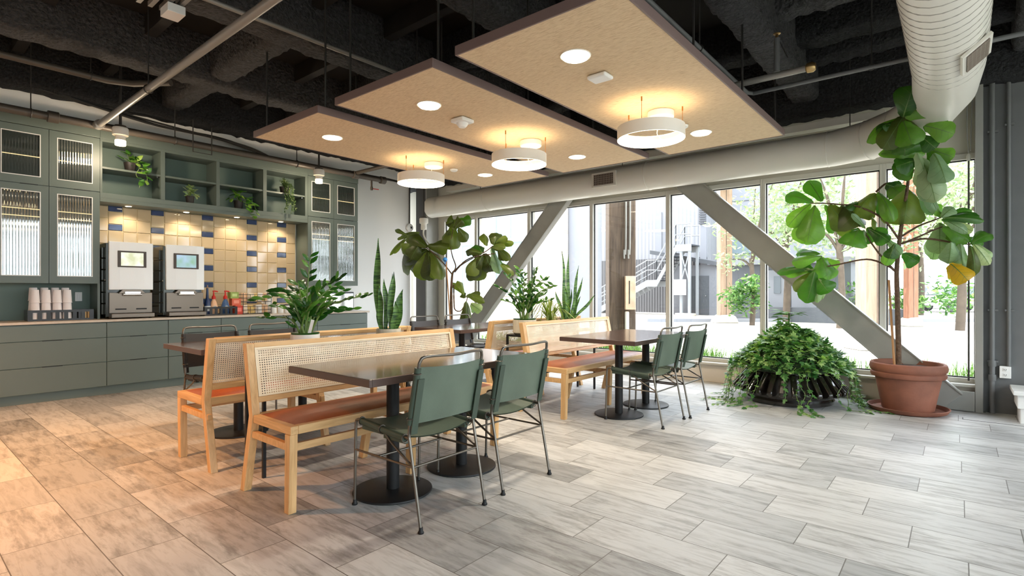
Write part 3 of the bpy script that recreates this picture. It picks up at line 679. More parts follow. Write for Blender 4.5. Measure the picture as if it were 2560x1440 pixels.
# niche backs and tiles
nb = thing('niche_panel', 'dark green back panel behind the stacked paper cups', 'panel', (-8.17, 1.28, .868))
MB().box(-.02, .0, -.5, .48, 0, .42).build('back', M_greend, nb)
MB().box(0, .34, .462, .487, 0, .42).build('side', M_green, nb)
t = thing('tile_backsplash', 'glazed cream and blue tile backsplash behind the drink machines', 'backsplash', (-8.19, 3.08, .868))
bk = MB().box(0, .012, -1.31, 1.31, 0, 1.42).build('grout_bed', M_grout, t)
tl = MB(); rt = random.Random(3)
def tile(y0, y1, z0, z1, mi):
    if z1-z0 < .015: return
    g = .0022; y0 += g-3.08; y1 -= g+3.08; z0 += g-.868; z1 -= g+.868; ty = rt.uniform(-.004, .004); tz = rt.uniform(-.004, .004); x = .02; c = .006
    def px(y, z): return x + (y-(y0+y1)/2)*ty*3 + (z-(z0+z1)/2)*tz*3
    vs = [(.012, y0, z0), (.012, y1, z0), (.012, y1, z1), (.012, y0, z1)] + [(px(y, z), y, z) for y, z in ((y0+c, z0+c), (y1-c, z0+c), (y1-c, z1-c), (y0+c, z1-c))]
    tl.add(vs, [(4, 5, 6, 7), (0, 1, 5, 4), (1, 2, 6, 5), (2, 3, 7, 6), (3, 0, 4, 7)], mi)
blue = {1, 4, 8, 12, 15}
for k in range(17):
    y0 = 1.925+(k-1)*.1545; y1 = y0+.1545; y0 = max(y0, 1.775); y1 = min(y1, 4.385)
    if k in blue:
        z = 2.273; 
        while z > .87:
            tile(y0, y1, max(z-.079, .87), z, 1); z -= .079
            if z > .87: tile(y0, y1, max(z-.158, .87), z, 0)
            z -= .158
    else:
        z = 2.262
        while z > .87: tile(y0, y1, max(z-.158, .87), z, 0); z -= .158
tl.build('glazed_tiles', [M_tile, M_tileb], t)
# tall glass door cabinets
def glass_cab(label, ys, y0, y1, zb):
    t = thing('display_cabinet', label, 'cabinet', (XF, (y0+y1)/2, zb), group='glass door wall cabinets'); c = (y0+y1)/2
    top = 3.005-zb
    MB().box(-.36, -.022, y0-c, y1-c, 0, top+.075).build('carcass', M_green, t)
    MB().box(-.36, .012, y0-c, y1-c, top+.004, top+.10).box(-.36, .02, y0-c, y1-c, top+.10, top+.12).build('crown', M_green, t, bevel=.004)
    for (a, b) in ys:
        for z0, z1, p0, p1 in ((1.285-zb, 2.366-zb, 1.364-zb, 2.297-zb), (2.374-zb, 3.003-zb, 2.457-zb, 2.930-zb)):
            m = (a+b)/2-c; a_, b_ = a-c+.0025, b-c-.0025; w = .162
            d = MB(); d.box(-.02, 0, a_, m-w, z0, z1); d.box(-.02, 0, m+w, b_, z0, z1); d.box(-.02, 0, m-w, m+w, z0, p0); d.box(-.02, 0, m-w, m+w, p1, z1)
            d = d.build('door', M_green, t)
            n = 84
            MB().grid(lambda u, v: (-.010+.0028*abs(math.sin(u*PI*13)), m-w+2*w*u, p0+(p1-p0)*v), n, 1).build('fluted_pane', M_flute, d, smooth=80)
            q = .008; f = MB(); f.box(-.004, .003, m-w, m-w+q, p0, p1); f.box(-.004, .003, m+w-q, m+w, p0, p1); f.box(-.004, .003, m-w+q, m+w-q, p0, p0+q); f.box(-.004, .003, m-w+q, m+w-q, p1-q, p1)
            f.build('pane_bead', M_plastic, d)
            for zl in ((2.10-zb, 2.02-zb) if z0 < .5 else (2.68-zb,)): MB().box(-.0195, -.016, m-w, m+w, zl-.004, zl+.004).build('led_strip', M_led, t); MB().box(-.0215, -.0196, m-w, m+w, zl-.02, zl+.02).build('inner_shelf', M_greend, t)
            if z0 > 1: MB().box(-.008, .004, m-.01, m+.14, z0-.006, z0+.001).build('finger_pull', M_pull, d)
    # lit shelf inside
    return t
glass_cab('green glass door cabinet above the paper cups', [(.837, 1.302), (1.302, 1.767)], .837, 1.767, 1.285)
glass_cab('green glass door cabinet above the microwave', [(4.41, 4.862), (4.862, 5.32)], 4.41, 5.32, 1.285)
# small wall control in cup niche
t = thing('wall_switch', 'small white wall switch in the niche beside the paper cups', 'switch', (-8.168, 1.63, 1.13))
MB().box(0, .012, -.035, .035, -.055, .055).build('plate', M_plastic, t, bevel=.003)
MB().box(.012, .018, -.012, .012, -.03, .03).build('rocker', M_plastic, t, bevel=.002)
# open shelf unit
t = thing('open_shelf_unit', 'green open shelf unit with four bays above the tile backsplash', 'shelf unit', (XF, 3.085, 2.262))
c = 3.085
MB().box(-.36, -.34, 1.767-c, 4.41-c, .0, .76).build('back_panel', M_greend, t)
MB().box(-.36, 0, 1.767-c, 4.41-c, .045, .105).box(-.36, .0, 1.767-c, 4.41-c, 0, .045).build('bottom_board', M_green, t, bevel=.002)
MB().box(-.36, 0, 1.767-c, 4.41-c, .715, .82).box(-.36, .012, 1.767-c, 4.41-c, .747, .843).box(-.36, .02, 1.767-c, 4.41-c, .843, .863).build('crown', M_green, t, bevel=.003)
for a, b in ((1.767, 1.79), (2.398, 2.446), (3.065, 3.108), (3.71, 3.762), (4.366, 4.41)):
    MB().box(-.34, 0, a-c, b-c, .105, .715).build('divider', M_green, t, bevel=.002)
for a, b in ((1.79, 2.398), (2.446, 3.065), (3.108, 3.71), (3.762, 4.366)):
    s = MB().box(-.34, -.01, a-c, b-c, .395, .420).build('shelf', M_green, t, bevel=.002)
    MB().lathe([(0, -.012), (.008, -.01), (.008, 0)], 10, (-.06, b-c-.02, .395)).build('shelf_pin', M_chrome, s)
for y in (2.094, 2.751, 3.408, 4.061):
    p = MB().lathe([(.0, -.006), (.036, -.006), (.042, 0)], 24, (-.17, y-c, 0)).build('puck_light', M_lampw, t)
    MB().lathe([(0, -.007), (.033, -.007)], 20, (-.17, y-c, 0)).build('puck_lens', M_puck, p)
    L = bpy.data.lights.new('puck_lamp', 'SPOT'); L.energy = 7; L.color = (1, .82, .60); L.spot_size = math.radians(140); L.spot_blend = .6; L.shadow_soft_size = .03
    lo = bpy.data.objects.new('puck_lamp', L); COL.objects.link(lo); lo.parent = t; lo.location = (-.17, y-c, -.02)
# drink machines
def machine(label, y0, y1, rh):
    w = (y1-y0)/2
    t = thing('drink_machine', label, 'coffee machine', (-7.72, (y0+y1)/2, .868), group='white fronted drink machines')
    MB().box(-.40, -.03, -w-.025, w-.02, .02, .90).build('body', M_machb, t, bevel=.006)
    k = MB()   # stacked dark blocks, tile rows reflected in the glossy side put into shape
    for i in range(6): k.box(-.36, -.10, -w-.05, -w-.026, .05+i*.135, .175+i*.135)
    k.build('side_reflection', M_machb, t, bevel=.004)
    pr = [(-w, -.05), (-w, .0), (-w*.55, .022), (w*.55, .022), (w, .0), (w, -.05)]
    f = MB(); f.prism([(x, y) for y, x in pr], 'z', .345, .918); f.build('front_cover', M_mach, t, bevel=.006, seg=3)
    nf = MB().prism([(-w*.62, .30), (-w*.42, .348), (w*.42, .348), (w*.62, .30)], 'x', -.02, .026).build('dispense_hood', M_steel, t, bevel=.003)
    MB().box(-.0, .05, -w*.36, w*.36, .285, .325).tube([(.035, -w*.42, .29), (.035, w*.42, .29)], .018, 10).build('spout_block', M_chrome, nf, bevel=.004)
    b = MB().box(.018, .028, -.147, .147, .615, .812).build('screen_bezel', M_bezel, t, bevel=.004)
    MB().box(.028, .030, -.115, .115, .632, .792).build('screen', rh, b)
    MB().box(-.03, .004, -w+.002, w-.012, .065, .31).build('splash_back', M_steel, t, bevel=.004)
    MB().box(-.05, .10, -w+.002, w-.012, .012, .062).build('drip_tray', M_steel, t, bevel=.006)
    for yy in (-.11, .10): MB().box(.004, .012, yy-.055, yy+.055, .105, .12).build('tray_clip', M_blk, t, bevel=.002)
    for yy in (-w+.03, w-.03): MB().lathe([(.014, -.0), (.014, .022)], 12, (.0, yy, 0)).lathe([(.014, 0), (.014, .022)], 12, (-.36, yy, 0)).build('foot', M_blk, t)
    MB().lathe([(.008, 0), (.008, .012), (0, .014)], 12).build('lock', M_chrome, t, loc=(-.03, -w-.026, .46), rot=(PI/2, 0, 0))
def screenmat(name, c1, c2, sc):
    m, nt, out = newmat(name); tc = N(nt, 'ShaderNodeTexCoord'); n = N(nt, 'ShaderNodeTexNoise', i_Scale=sc, i_Detail=2.0); lk(nt, tc.outputs['Object'], n.inputs['Vector'])
    e = N(nt, 'ShaderNodeEmission', i_Strength=.8); lk(nt, ramp(nt, n.outputs['Fac'], [(.35, c1), (.65, c2)]), e.inputs[0]); lk(nt, e.outputs[0], out.inputs[0]); return m
machine('white drink machine with pale yellow screen beside the paper cup niche', 1.828, 2.281, screenmat('screen_pale', srgb(204, 206, 168), srgb(240, 240, 226), 9))
machine('white drink machine with blue green screen beside the syrup bottles', 2.424, 2.870, screenmat('screen_blue', srgb(140, 176, 148), srgb(170, 192, 216), 6))
# cups
t = thing('cup_rack', 'black slotted cup rack on the worktop under the glass doors', 'rack', (-7.85, 1.40, .868))
rk = MB(); w = .285
rk.box(-.10, .10, -w, w, 0, .006)
rk.build('tray', M_blks, t)
for x in (-.10, .10):
    s = MB(); s.box(x-.004, x+.004, -w, w, .006, .02); s.box(x-.004, x+.004, -w, w, .092, .118)
    for i in range(8): yy = -w+.018+i*(2*w-.036)/7; s.box(x-.004, x+.004, yy-.018, yy+.018, .02, .092)
    s.build('slotted_side', M_blks, t)
for y in (-w, w): MB().box(-.10, .10, y-.004, y+.004, .006, .118).build('end_plate', M_blks, t)
MB().box(-.03, .096, .15, .17, .006, .11).build('partition', M_blks, t)
def cup(label, x, y, z):
    t = thing('paper_cup', label, 'cup', (x, y, z), group='upturned paper cups')
    MB().lathe([(.043, 0), (.0435, .006), (.042, .008), (.0345, .141), (.032, .145), (.0, .142)], 24).build('cup_wall', M_cup, t, smooth=40)
    MB().tube([(.0432*math.cos(a*PI/12), .0432*math.sin(a*PI/12), .003) for a in range(24)], .003, 6, closed=True).build('rim', M_cup, t, smooth=60)
nm = ['first', 'second', 'third', 'fourth']
for r, x in enumerate((-7.795, -7.895)):
    for i, y in enumerate((1.178, 1.272, 1.366, 1.456)):
        for k in range(3):
            pos = ('topmost', 'middle', 'lowest')[2-k]
            cup('pink white paper cup, %s of the %s %s stack from the niche side' % (pos, nm[i], 'front' if r == 0 else 'rear'), x, y, .874 + k*(.096 if r == 0 else .108))
# sachets in the cup rack end
for i in range(2):
    tag(MB().box(-.012, .012, -.02, .02, 0, .085).build('sugar_box', M_cardb, loc=(-7.775, 1.605+i*.05, .875), bevel=.002), 'kraft sachet box at the empty end of the cup rack, %s' % ('nearer the cups' if i == 0 else 'nearer the drink machine'), 'box', group='kraft boxes in the cup rack')
# condiment organiser + bottles
t = thing('condiment_rack', 'black slotted organiser holding the syrup bottles', 'rack', (-7.80, 3.08, .868))
w = .21
MB().box(-.09, .09, -w, w, 0, .006).build('tray', M_blks, t)
for x in (-.09, .09):
    s = MB().box(x-.004, x+.004, -w, w, .006, .02).box(x-.004, x+.004, -w, w, .09, .115)
    for i in range(7): yy = -w+.016+i*(2*w-.032)/6; s.box(x-.004, x+.004, yy-.016, yy+.016, .02, .09)
    s.build('slotted_side', M_blks, t)
for y in (-w, w): MB().box(-.09, .09, y-.004, y+.004, .006, .115).build('end_plate', M_blks, t)
M_peach = P('syrup_peach', srgb(240, 190, 150), .3); M_bluel = P('syrup_blue', srgb(70, 104, 150), .3, var=.3, scale=30); M_navy = P('navy', srgb(30, 52, 96), .3)
def pump(label, y, body, pm, z=.876, band=None):
    t = thing('syrup_bottle', label, 'bottle', (-7.79, y, z))
    MB().lathe([(.034, 0), (.048, .01), (.054, .07), (.05, .12), (.034, .175), (.02, .20), (.02, .21)], 24, sx=.8).build('bottle_body', body, t, smooth=50)
    MB().lathe([(.021, .21), (.026, .212), (.025, .245), (.012, .26), (.008, .30), (.008, .315)], 18).tube([(0, -.012, .318), (0, .012, .32), (0, .052, .312)], .009, 8).build('pump_head', pm, t, smooth=40)
    MB().lathe([(.0, 0), (.022, 0)], 20).build('label_patch', M_plastic, t, loc=(.0438, 0, .10), rot=(0, PI/2+.08, 0))
pump('peach syrup bottle with a red pump in the black organiser', 3.015, M_peach, M_red)
pump('blue syrup bottle with a red pump in the black organiser', 3.165, M_bluel, M_red)
t = thing('syrup_bottle', 'tall narrow navy and white bottle next to the second drink machine', 'bottle', (-7.79, 2.935, .876))
MB().lathe([(.036, 0), (.04, .01), (.04, .16), (.018, .23), (.014, .33), (.014, .36)], 20).build('bottle_body', M_navy, t, smooth=50)
MB().lathe([(.0405, .05), (.0405, .12)], 20, cap=False).build('label_band', M_plastic, t); MB().lathe([(.0165, .21), (.016, .27)], 16, cap=False).build('neck_band', M_plastic, t)
MB().lathe([(.010, .36), (.006, .40), (0, .405)], 12).build('spout', P('brown_cap', srgb(150, 110, 90), .4), t)
boxes = [('red tea box low beside the syrup organiser', 3.335, .873, .10, .12, srgb(214, 70, 44)), ('orange red tea box stacked behind the red one', 3.315, .993, .12, .10, srgb(226, 104, 70)), ('green tea box on top of the tea box stack', 3.29, 1.093, .11, .09, srgb(150, 170, 84))]
for lab, y, z, w_, h, cc in boxes:
    t = thing('tea_box', lab, 'box', (-7.84 if z > .9 else -7.80, y, z), group='tea boxes by the syrups')
    b = MB().box(-.05, .05, -w_/2, w_/2, 0, h).build('carton', P('carton_%d' % int(z*1000), cc, .5), t, bevel=.002)
    MB().box(.05, .051, -w_*.3, w_*.3, h*.3, h*.75).build('printed_panel', P('carton_print_%d' % int(z*1000), tuple(min(1, q*1.5+.15) for q in cc), .5), t)
t = thing('wire_basket', 'two tier black wire basket full of snack packets on the worktop', 'basket', (-7.82, 3.58, .868))
for z in (0.0, .17):
    s = MB()
    for zz in (z+.006, z+.06, z+.11): s.tube([(.09, -.2, zz), (.09, .2, zz), (-.09, .2, zz), (-.09, -.2, zz)], .004, 6, closed=True)
    for yy in (-.2, -.1, 0, .1, .2): s.tube([(.09, yy, z+.006), (.09, yy, z+.11)], .003, 5).tube([(.09, yy, z+.006), (-.09, yy, z+.006)], .003, 5)
    s.build('wire_tray', M_blks, t)
for y in (-.2, .2):
    for x in (-.09, .09): MB().tube([(x, y, 0), (x, y, .30)], .004, 6).build('post', M_blks, t)
M_sn = [P('snack_cream', srgb(236, 220, 196), .5), P('snack_peach', srgb(228, 186, 148), .5), P('snack_white', srgb(240, 234, 226), .5), P('snack_gold', srgb(222, 190, 120), .5)]
sn = [('cream', 0), ('peach', 1), ('white', 2), ('gold', 3)]
rs = random.Random(5)
for i in range(9):
    tier = 0 if i < 4 else 1; j = i if tier == 0 else i-4
    y = 3.58-.145+j*(.095 if tier == 0 else .072); z = .880+.17*tier; cn, ci = sn[(i*3+tier) % 4]
    o = MB().grid(lambda u, v: ((.03*math.sin(PI*u)*math.sin(PI*v)), (u-.5)*.085, v*.12), 6, 8).grid(lambda u, v: ((-.03*math.sin(PI*u)*math.sin(PI*v)), (u-.5)*.085, v*.12), 6, 8).build('snack_packet', M_sn[ci], smooth=60, loc=(-7.80+rs.uniform(-.02, .015), y, z), rot=(rs.uniform(-.12, .12), rs.uniform(-.25, .05), rs.uniform(-.2, .2)))
    tag(o, '%s snack packet, number %s along the %s tier of the wire basket' % (cn, ('one', 'two', 'three', 'four', 'five')[j], 'lower' if tier == 0 else 'upper'), 'snack', group='snack packets in the wire basket')
for i in range(4):
    t = thing('coffee_canister', 'white canister between basket and microwave, %s counted from the basket' % nm[i], 'canister', (-7.80, 3.85+i*.105, .868), group='white canisters on the worktop')
    MB().lathe([(.04, 0), (.042, .005), (.042, .11), (.036, .115)], 24).build('jar', M_plastic, t, smooth=40)
    MB().lathe([(.043, .112), (.043, .128), (0, .13)], 24).build('lid', M_blks, t, smooth=40)
t = thing('paper_towel_holder', 'tall white paper roll standing behind the wire basket', 'paper roll', (-8.0, 3.86, .868))
MB().lathe([(.06, .01), (.06, .27), (.02, .27)], 24).build('paper_roll', M_plastic, t, smooth=40)
MB().lathe([(.07, 0), (.07, .01), (.008, .012), (.008, .30), (0, .305)], 20).build('stand', M_blks, t, smooth=40)
# microwave in the end niche
t = thing('microwave', 'black microwave with a mirror front in the niche under the end cabinet', 'microwave', (-7.98, 4.93, .868))
MB().box(-.17, .14, -.30, .30, .012, .315).build('case', M_blks, t, bevel=.005)
d = MB().box(.14, .165, -.30, .30, .015, .313).build('door', M_blks, t, bevel=.004)
MB().box(.165, .167, -.20, .285, .05, .285).build('window', P('mirror_glass', srgb(210, 214, 216), .05, metal=.9), d)
MB().tube([(.185, -.235, .05), (.185, -.235, .28)], .008, 8).box(.16, .187, -.24, -.23, .06, .07).box(.16, .187, -.24, -.23, .26, .27).build('handle', M_chrome, d)
for y in (-.26, .26): MB().lathe([(.012, 0), (.012, .014)], 10, (.1, y, 0)).lathe([(.012, 0), (.012, .014)], 10, (-.12, y, 0)).build('foot', M_blk, t)
# ------------------------------------------------------------------ shelf plants
def small_pot(t, r, h, m=None):
    MB().lathe([(r*.72, 0), (r*.76, .004), (r, h), (r*.88, h), (r*.84, h-.012), (0, h-.012)], 24).build('pot', m or M_potk, t, smooth=40)
    MB().lathe([(0, 0), (r*.86, 0)], 20, (0, 0, h-.011)).build('soil', M_soil, t)
def trail(fol, st, p0, d, drop, n, lw, shape='heart', out=.10, rr=random):
    "one trailing vine with leaves: rises, goes out, hangs"
    p0 = Vector(p0); d = Vector(d).normalized(); pts = [p0, p0+d*out*.5+Vector((0, 0, .06)), p0+d*out+Vector((0, 0, .02))]
    for i in range(1, 5): pts.append(pts[2]+d*(.02*i)+Vector((rr.uniform(-.02, .02), rr.uniform(-.02, .02), -drop*i/4)))
    sp = spline(pts, 5); st.tube(sp, .003, 5)
    for i in range(n):
        q = sp[int((i+.6)/n*(len(sp)-1))]; a = rr.uniform(0, 6.28)
        o = (d*.9+Vector((math.cos(a)*.7, math.sin(a)*.7, rr.uniform(-.6, .35)))).normalized()*lw*rr.uniform(.85, 1.25)
        fol.leaf(q, q+o, lw*.72, Vector((d.x, d.y, .9)), n=4, shape=shape, curl=.25, bend=.08)
def vineplant(name, label, loc, r, h, mat, vines, tuft, lw, shape, pot=None, seed=1, stm=None):
    rr = random.Random(seed); t = thing(name, label, 'plant', loc); small_pot(t, r, h, pot); fol = MB(); st = MB()
    for (dx, dy, drop, n, out) in vines: trail(fol, st, (0, 0, h-.01), (dx, dy, 0), drop, n, lw, shape, out, rr)
    for i in range(tuft):
        a = rr.uniform(0, 6.28); up = rr.uniform(.03, .13); b = Vector((0, 0, h-.01)); m_ = Vector((math.cos(a)*.07*rr.random(), math.sin(a)*.07*rr.random(), h+up)); st.tube([b, m_], .002, 4)
        o = Vector((math.cos(a)+.6, math.sin(a), rr.uniform(-.2, .5))).normalized()*lw*rr.uniform(.9, 1.3)
        fol.leaf(m_, m_+o, lw*.72, (.5, 0, 1), n=4, shape=shape, curl=.25, bend=.1)
    fol.build('foliage', mat, t, smooth=50); st.build('stems', stm or M_stem, t)
vineplant('pothos_plant', 'bright trailing pothos on the upper shelf of the first bay', (-7.95, 2.10, 2.682), .07, .11, M_poth, [(1, .2, .34, 9, .14), (.9, .6, .26, 8, .15), (1, .4, .16, 6, .13)], 16, .085, 'heart', seed=2)
vineplant('variegated_plant', 'small pale variegated plant in a dark pot in the second bay', (-7.93, 2.77, 2.367), .055, .10, M_vari, [(1, .6, .02, 4, .06), (.8, -.6, .02, 4, .06)], 26, .055, 'heart', seed=3)
vineplant('pothos_plant', 'trailing pothos spilling over the bottom board of the third bay', (-7.93, 3.40, 2.367), .065, .12, M_poth, [(1, .55, .28, 9, .16), (.8, .9, .20, 8, .17), (1, .2, .14, 6, .14), (.4, -1, .02, 4, .12)], 14, .085, 'heart', seed=4)
vineplant('string_plant', 'dark small leaved plant trailing from the upper shelf of the fourth bay', (-7.92, 4.08, 2.682), .075, .10, M_peper, [(1, -.1+.12*i, R_(.22, .42), 34, .10+.01*i) for i in range(-3, 5)] + [(1, .3, .40, 34, .11), (1, .1, .44, 34, .12)], 70, .026, 'oval', seed=5)
# ================================================================== FURNITURE
def table(label, cx, cy, L, W=.80):
    t = thing('dining_table', label, 'table', (cx, cy, 0), group='dark wood tables on black pedestals')
    tp = MB().box(-W/2+.004, W/2-.004, -L/2+.004, L/2-.004, .722, .757).build('tabletop', M_tablew, t, bevel=.003)
    e = MB(); e.box(-W/2, W/2, -L/2, -L/2+.02, .716, .7555); e.box(-W/2, W/2, L/2-.02, L/2, .716, .7555); e.box(-W/2, -W/2+.02, -L/2+.02, L/2-.02, .716, .7555); e.box(W/2-.02, W/2, -L/2+.02, L/2-.02, .716, .7555)
    e.build('edge_band', M_tedge, tp, bevel=.003)
    for y in (-.29, .29):
        p = MB().lathe([(.038, .016), (.038, .70)], 24, (.03, y, 0)).build('pedestal', M_blk, t, smooth=40)
        MB().lathe([(0, 0), (.232, 0), (.235, .004), (.233, .012), (.225, .015), (.045, .018), (.0, .018)], 48, (.03, y, 0)).build('base_disc', M_blk, p, smooth=30)
        MB().box(-.22, .28, y-.03, y+.03, .70, .716).box(-.0, .06, y-.2, y+.2, .70, .716).build('spider_plate', M_blk, p)
table('long dark wood table in front of the nearest cane bench', -2.65, 2.315, 1.44)
table('dark wood table by the windows with two green chairs', -2.57, 4.96, 1.36)
table('dark wood table between the green drawer units and the nearest benches', -4.75, 2.315, 1.44)
table('dark wood table beside the potted fig and the white kitchen wall', -4.72, 4.96, 1.36)
def make_chair(label, mat, edge):
    t = thing('sling_chair', label, 'chair'); hy = .232
    for s in (-1, 1):
        y = s*hy
        fl = MB().tube(spline([(.275, y, .012), (.268, y, .30), (.262, y, .455), (.245, y, .482), (.21, y, .486)], 6), .0085, 10).build('leg', M_tube, t, smooth=50)
        MB().lathe([(.015, 0), (.016, .006), (.011, .014), (.009, .03)], 14, (.275, y, 0)).build('foot_glide', M_blk, fl, smooth=40)
        rl = MB().tube([(-.288, y, .012), (-.24, y, .25), (-.198, y, .46)], .0085, 10).build('leg', M_tube, t, smooth=50)
        MB().lathe([(.015, 0), (.016, .006), (.011, .014), (.009, .03)], 14, (-.288, y, 0)).build('foot_glide', M_blk, rl, smooth=40)
        MB().tube([(.215, y, .486), (-.198, y, .452)], .0085, 10).build('seat_rail', M_tube, t, smooth=50)
        MB().tube(spline([(.02, y*.98, .462), (-.06, y*.98, .40), (-.225, y, .318)], 4), .0065, 8).build('diagonal_stay', M_tube, t, smooth=50)
        MB().tube([(.268, y, .312), (-.226, y, .312)], .0065, 8).build('stretcher', M_tube, t, smooth=50)
    MB().tube([(-.226, -hy, .312), (-.226, hy, .312)], .0065, 8).build('stretcher', M_tube, t, smooth=50)
    MB().tube([(.06, -hy, .312), (.06, hy, .312)], .0065, 8).build('stretcher', M_tube, t, smooth=50)
    bar = [(-.198, -hy, .455), (-.205, -hy, .53), (-.262, -hy+.004, .80), (-.272, -hy+.008, .845), (-.280, -hy+.028, .868), (-.292, -hy+.10, .872), (-.302, 0, .868), (-.292, hy-.10, .872), (-.280, hy-.028, .868), (-.272, hy-.008, .845), (-.262, hy-.004, .80), (-.205, hy, .53), (-.198, hy, .455)]
    MB().tube(spline(bar, 6), .0085, 10).build('back_frame', M_tube, t, smooth=50)
    # seat: sling sagging between the side rails, rolled around them
    def seat(u, v):
        x = .212-.385*u; y = (v-.5)*2*(hy+.004); k = (2*v-1)
        zr = .486-.034*u; z = zr+.010-.030*(1-k*k)-(.014 if abs(k) > .97 else 0)
        return (x, y, z)
    sm = MB().grid(seat, 10, 16).grid(lambda u, v: tuple(Vector(seat(u, v))-Vector((0, 0, .006))), 10, 16)
    st = sm.build('seat', mat, t, smooth=50)
    for s in (-1, 1):
        for a, b in ((.212, .03), (.02, -.16)):
            za = .486-.034*(.212-a)/.385; zb = .486-.034*(.212-b)/.385
            MB().tube([(a, s*hy, za-.004), (b, s*hy, zb-.004)], .0185, 12).box(min(a, b), max(a, b), s*hy-.030 if s > 0 else s*hy+.006, s*hy-.006 if s > 0 else s*hy+.030, min(za, zb)-.036, min(za, zb)-.012).build('side_roll', edge, st, smooth=40)
        for x in (.205, .024, -.165):
            zz = .486-.034*(.212-x)/.385-.004
            MB().tube([(x, s*hy+.021*math.cos(q*PI/8), zz+.021*math.sin(q*PI/8)) for q in range(16)], .0035, 5, closed=True).build('strap_ring', M_tube, st, smooth=40)
    def back(u, v):
        z = .525+.285*u; k = 2*v-1; y = k*(hy+.002); x = -.203-.060*u-.022*(1-k*k)
        return (x-.004, y, z+.010*k*k*u)
    bm_ = MB().grid(back, 8, 16).grid(lambda u, v: tuple(Vector(back(u, v))+Vector((.006, 0, 0))), 8, 16)
    bk = bm_.build('backrest', mat, t, smooth=50)
    for s in (-1, 1):
        e = MB().tube([(-.204, s*hy, .525), (-.263, s*(hy-.003), .815)], .0175, 12)
        e.box(-.245, -.239, min(s*(hy+.006), s*(hy-.034)), max(s*(hy+.006), s*(hy-.034)), 0, .29, M=Matrix.Translation((.02, 0, .525)) @ Matrix.Rotation(-.205, 4, 'Y'))
        e.build('side_roll', edge, bk, smooth=40)
        for z in (.555, .785):
            x = -.204-.059*(z-.525)/.29
            MB().tube([(x+.021*math.cos(q*PI/8), s*hy+.021*math.sin(q*PI/8), z) for q in range(16)], .0035, 5, closed=True).build('strap_ring', M_tube, bk, smooth=40)
    return t
def place(o, x, y, rz): o.location = (x, y, 0); o.rotation_euler = (0, 0, rz); return o
GC = make_chair('green leather sling chair nearest the lens at the long table', M_gleath, M_gleathd); GC['group'] = 'green leather sling chairs'
place(GC, -2.335, 1.985, PI)
for x, y, l in ((-2.35, 2.625, 'green leather sling chair behind the nearest one at the long table'), (-2.265, 4.65, 'green leather sling chair at the window table, nearer the lens'), (-2.235, 5.19, 'green leather sling chair at the window table, nearer the ivy planter')):
    c = place(copy_tree(GC), x, y, PI); c['label'] = l
DC = make_chair('dark brown sling chair at the table corner closest to the drawer units', M_dleath, P('dark_leather_edge', srgb(34, 28, 24), .5)); DC['group'] = 'dark leather sling chairs'
place(DC, -5.02, 2.02, 0)
for x, y, l in ((-5.02, 2.60, 'dark brown sling chair half hidden behind the first kitchen side bench'), (-5.03, 4.60, 'dark brown sling chair against the white wall at the far table'), (-5.00, 5.16, 'dark brown sling chair in front of the smaller potted fig')):
    c = place(copy_tree(DC), x, y, 0); c['label'] = l
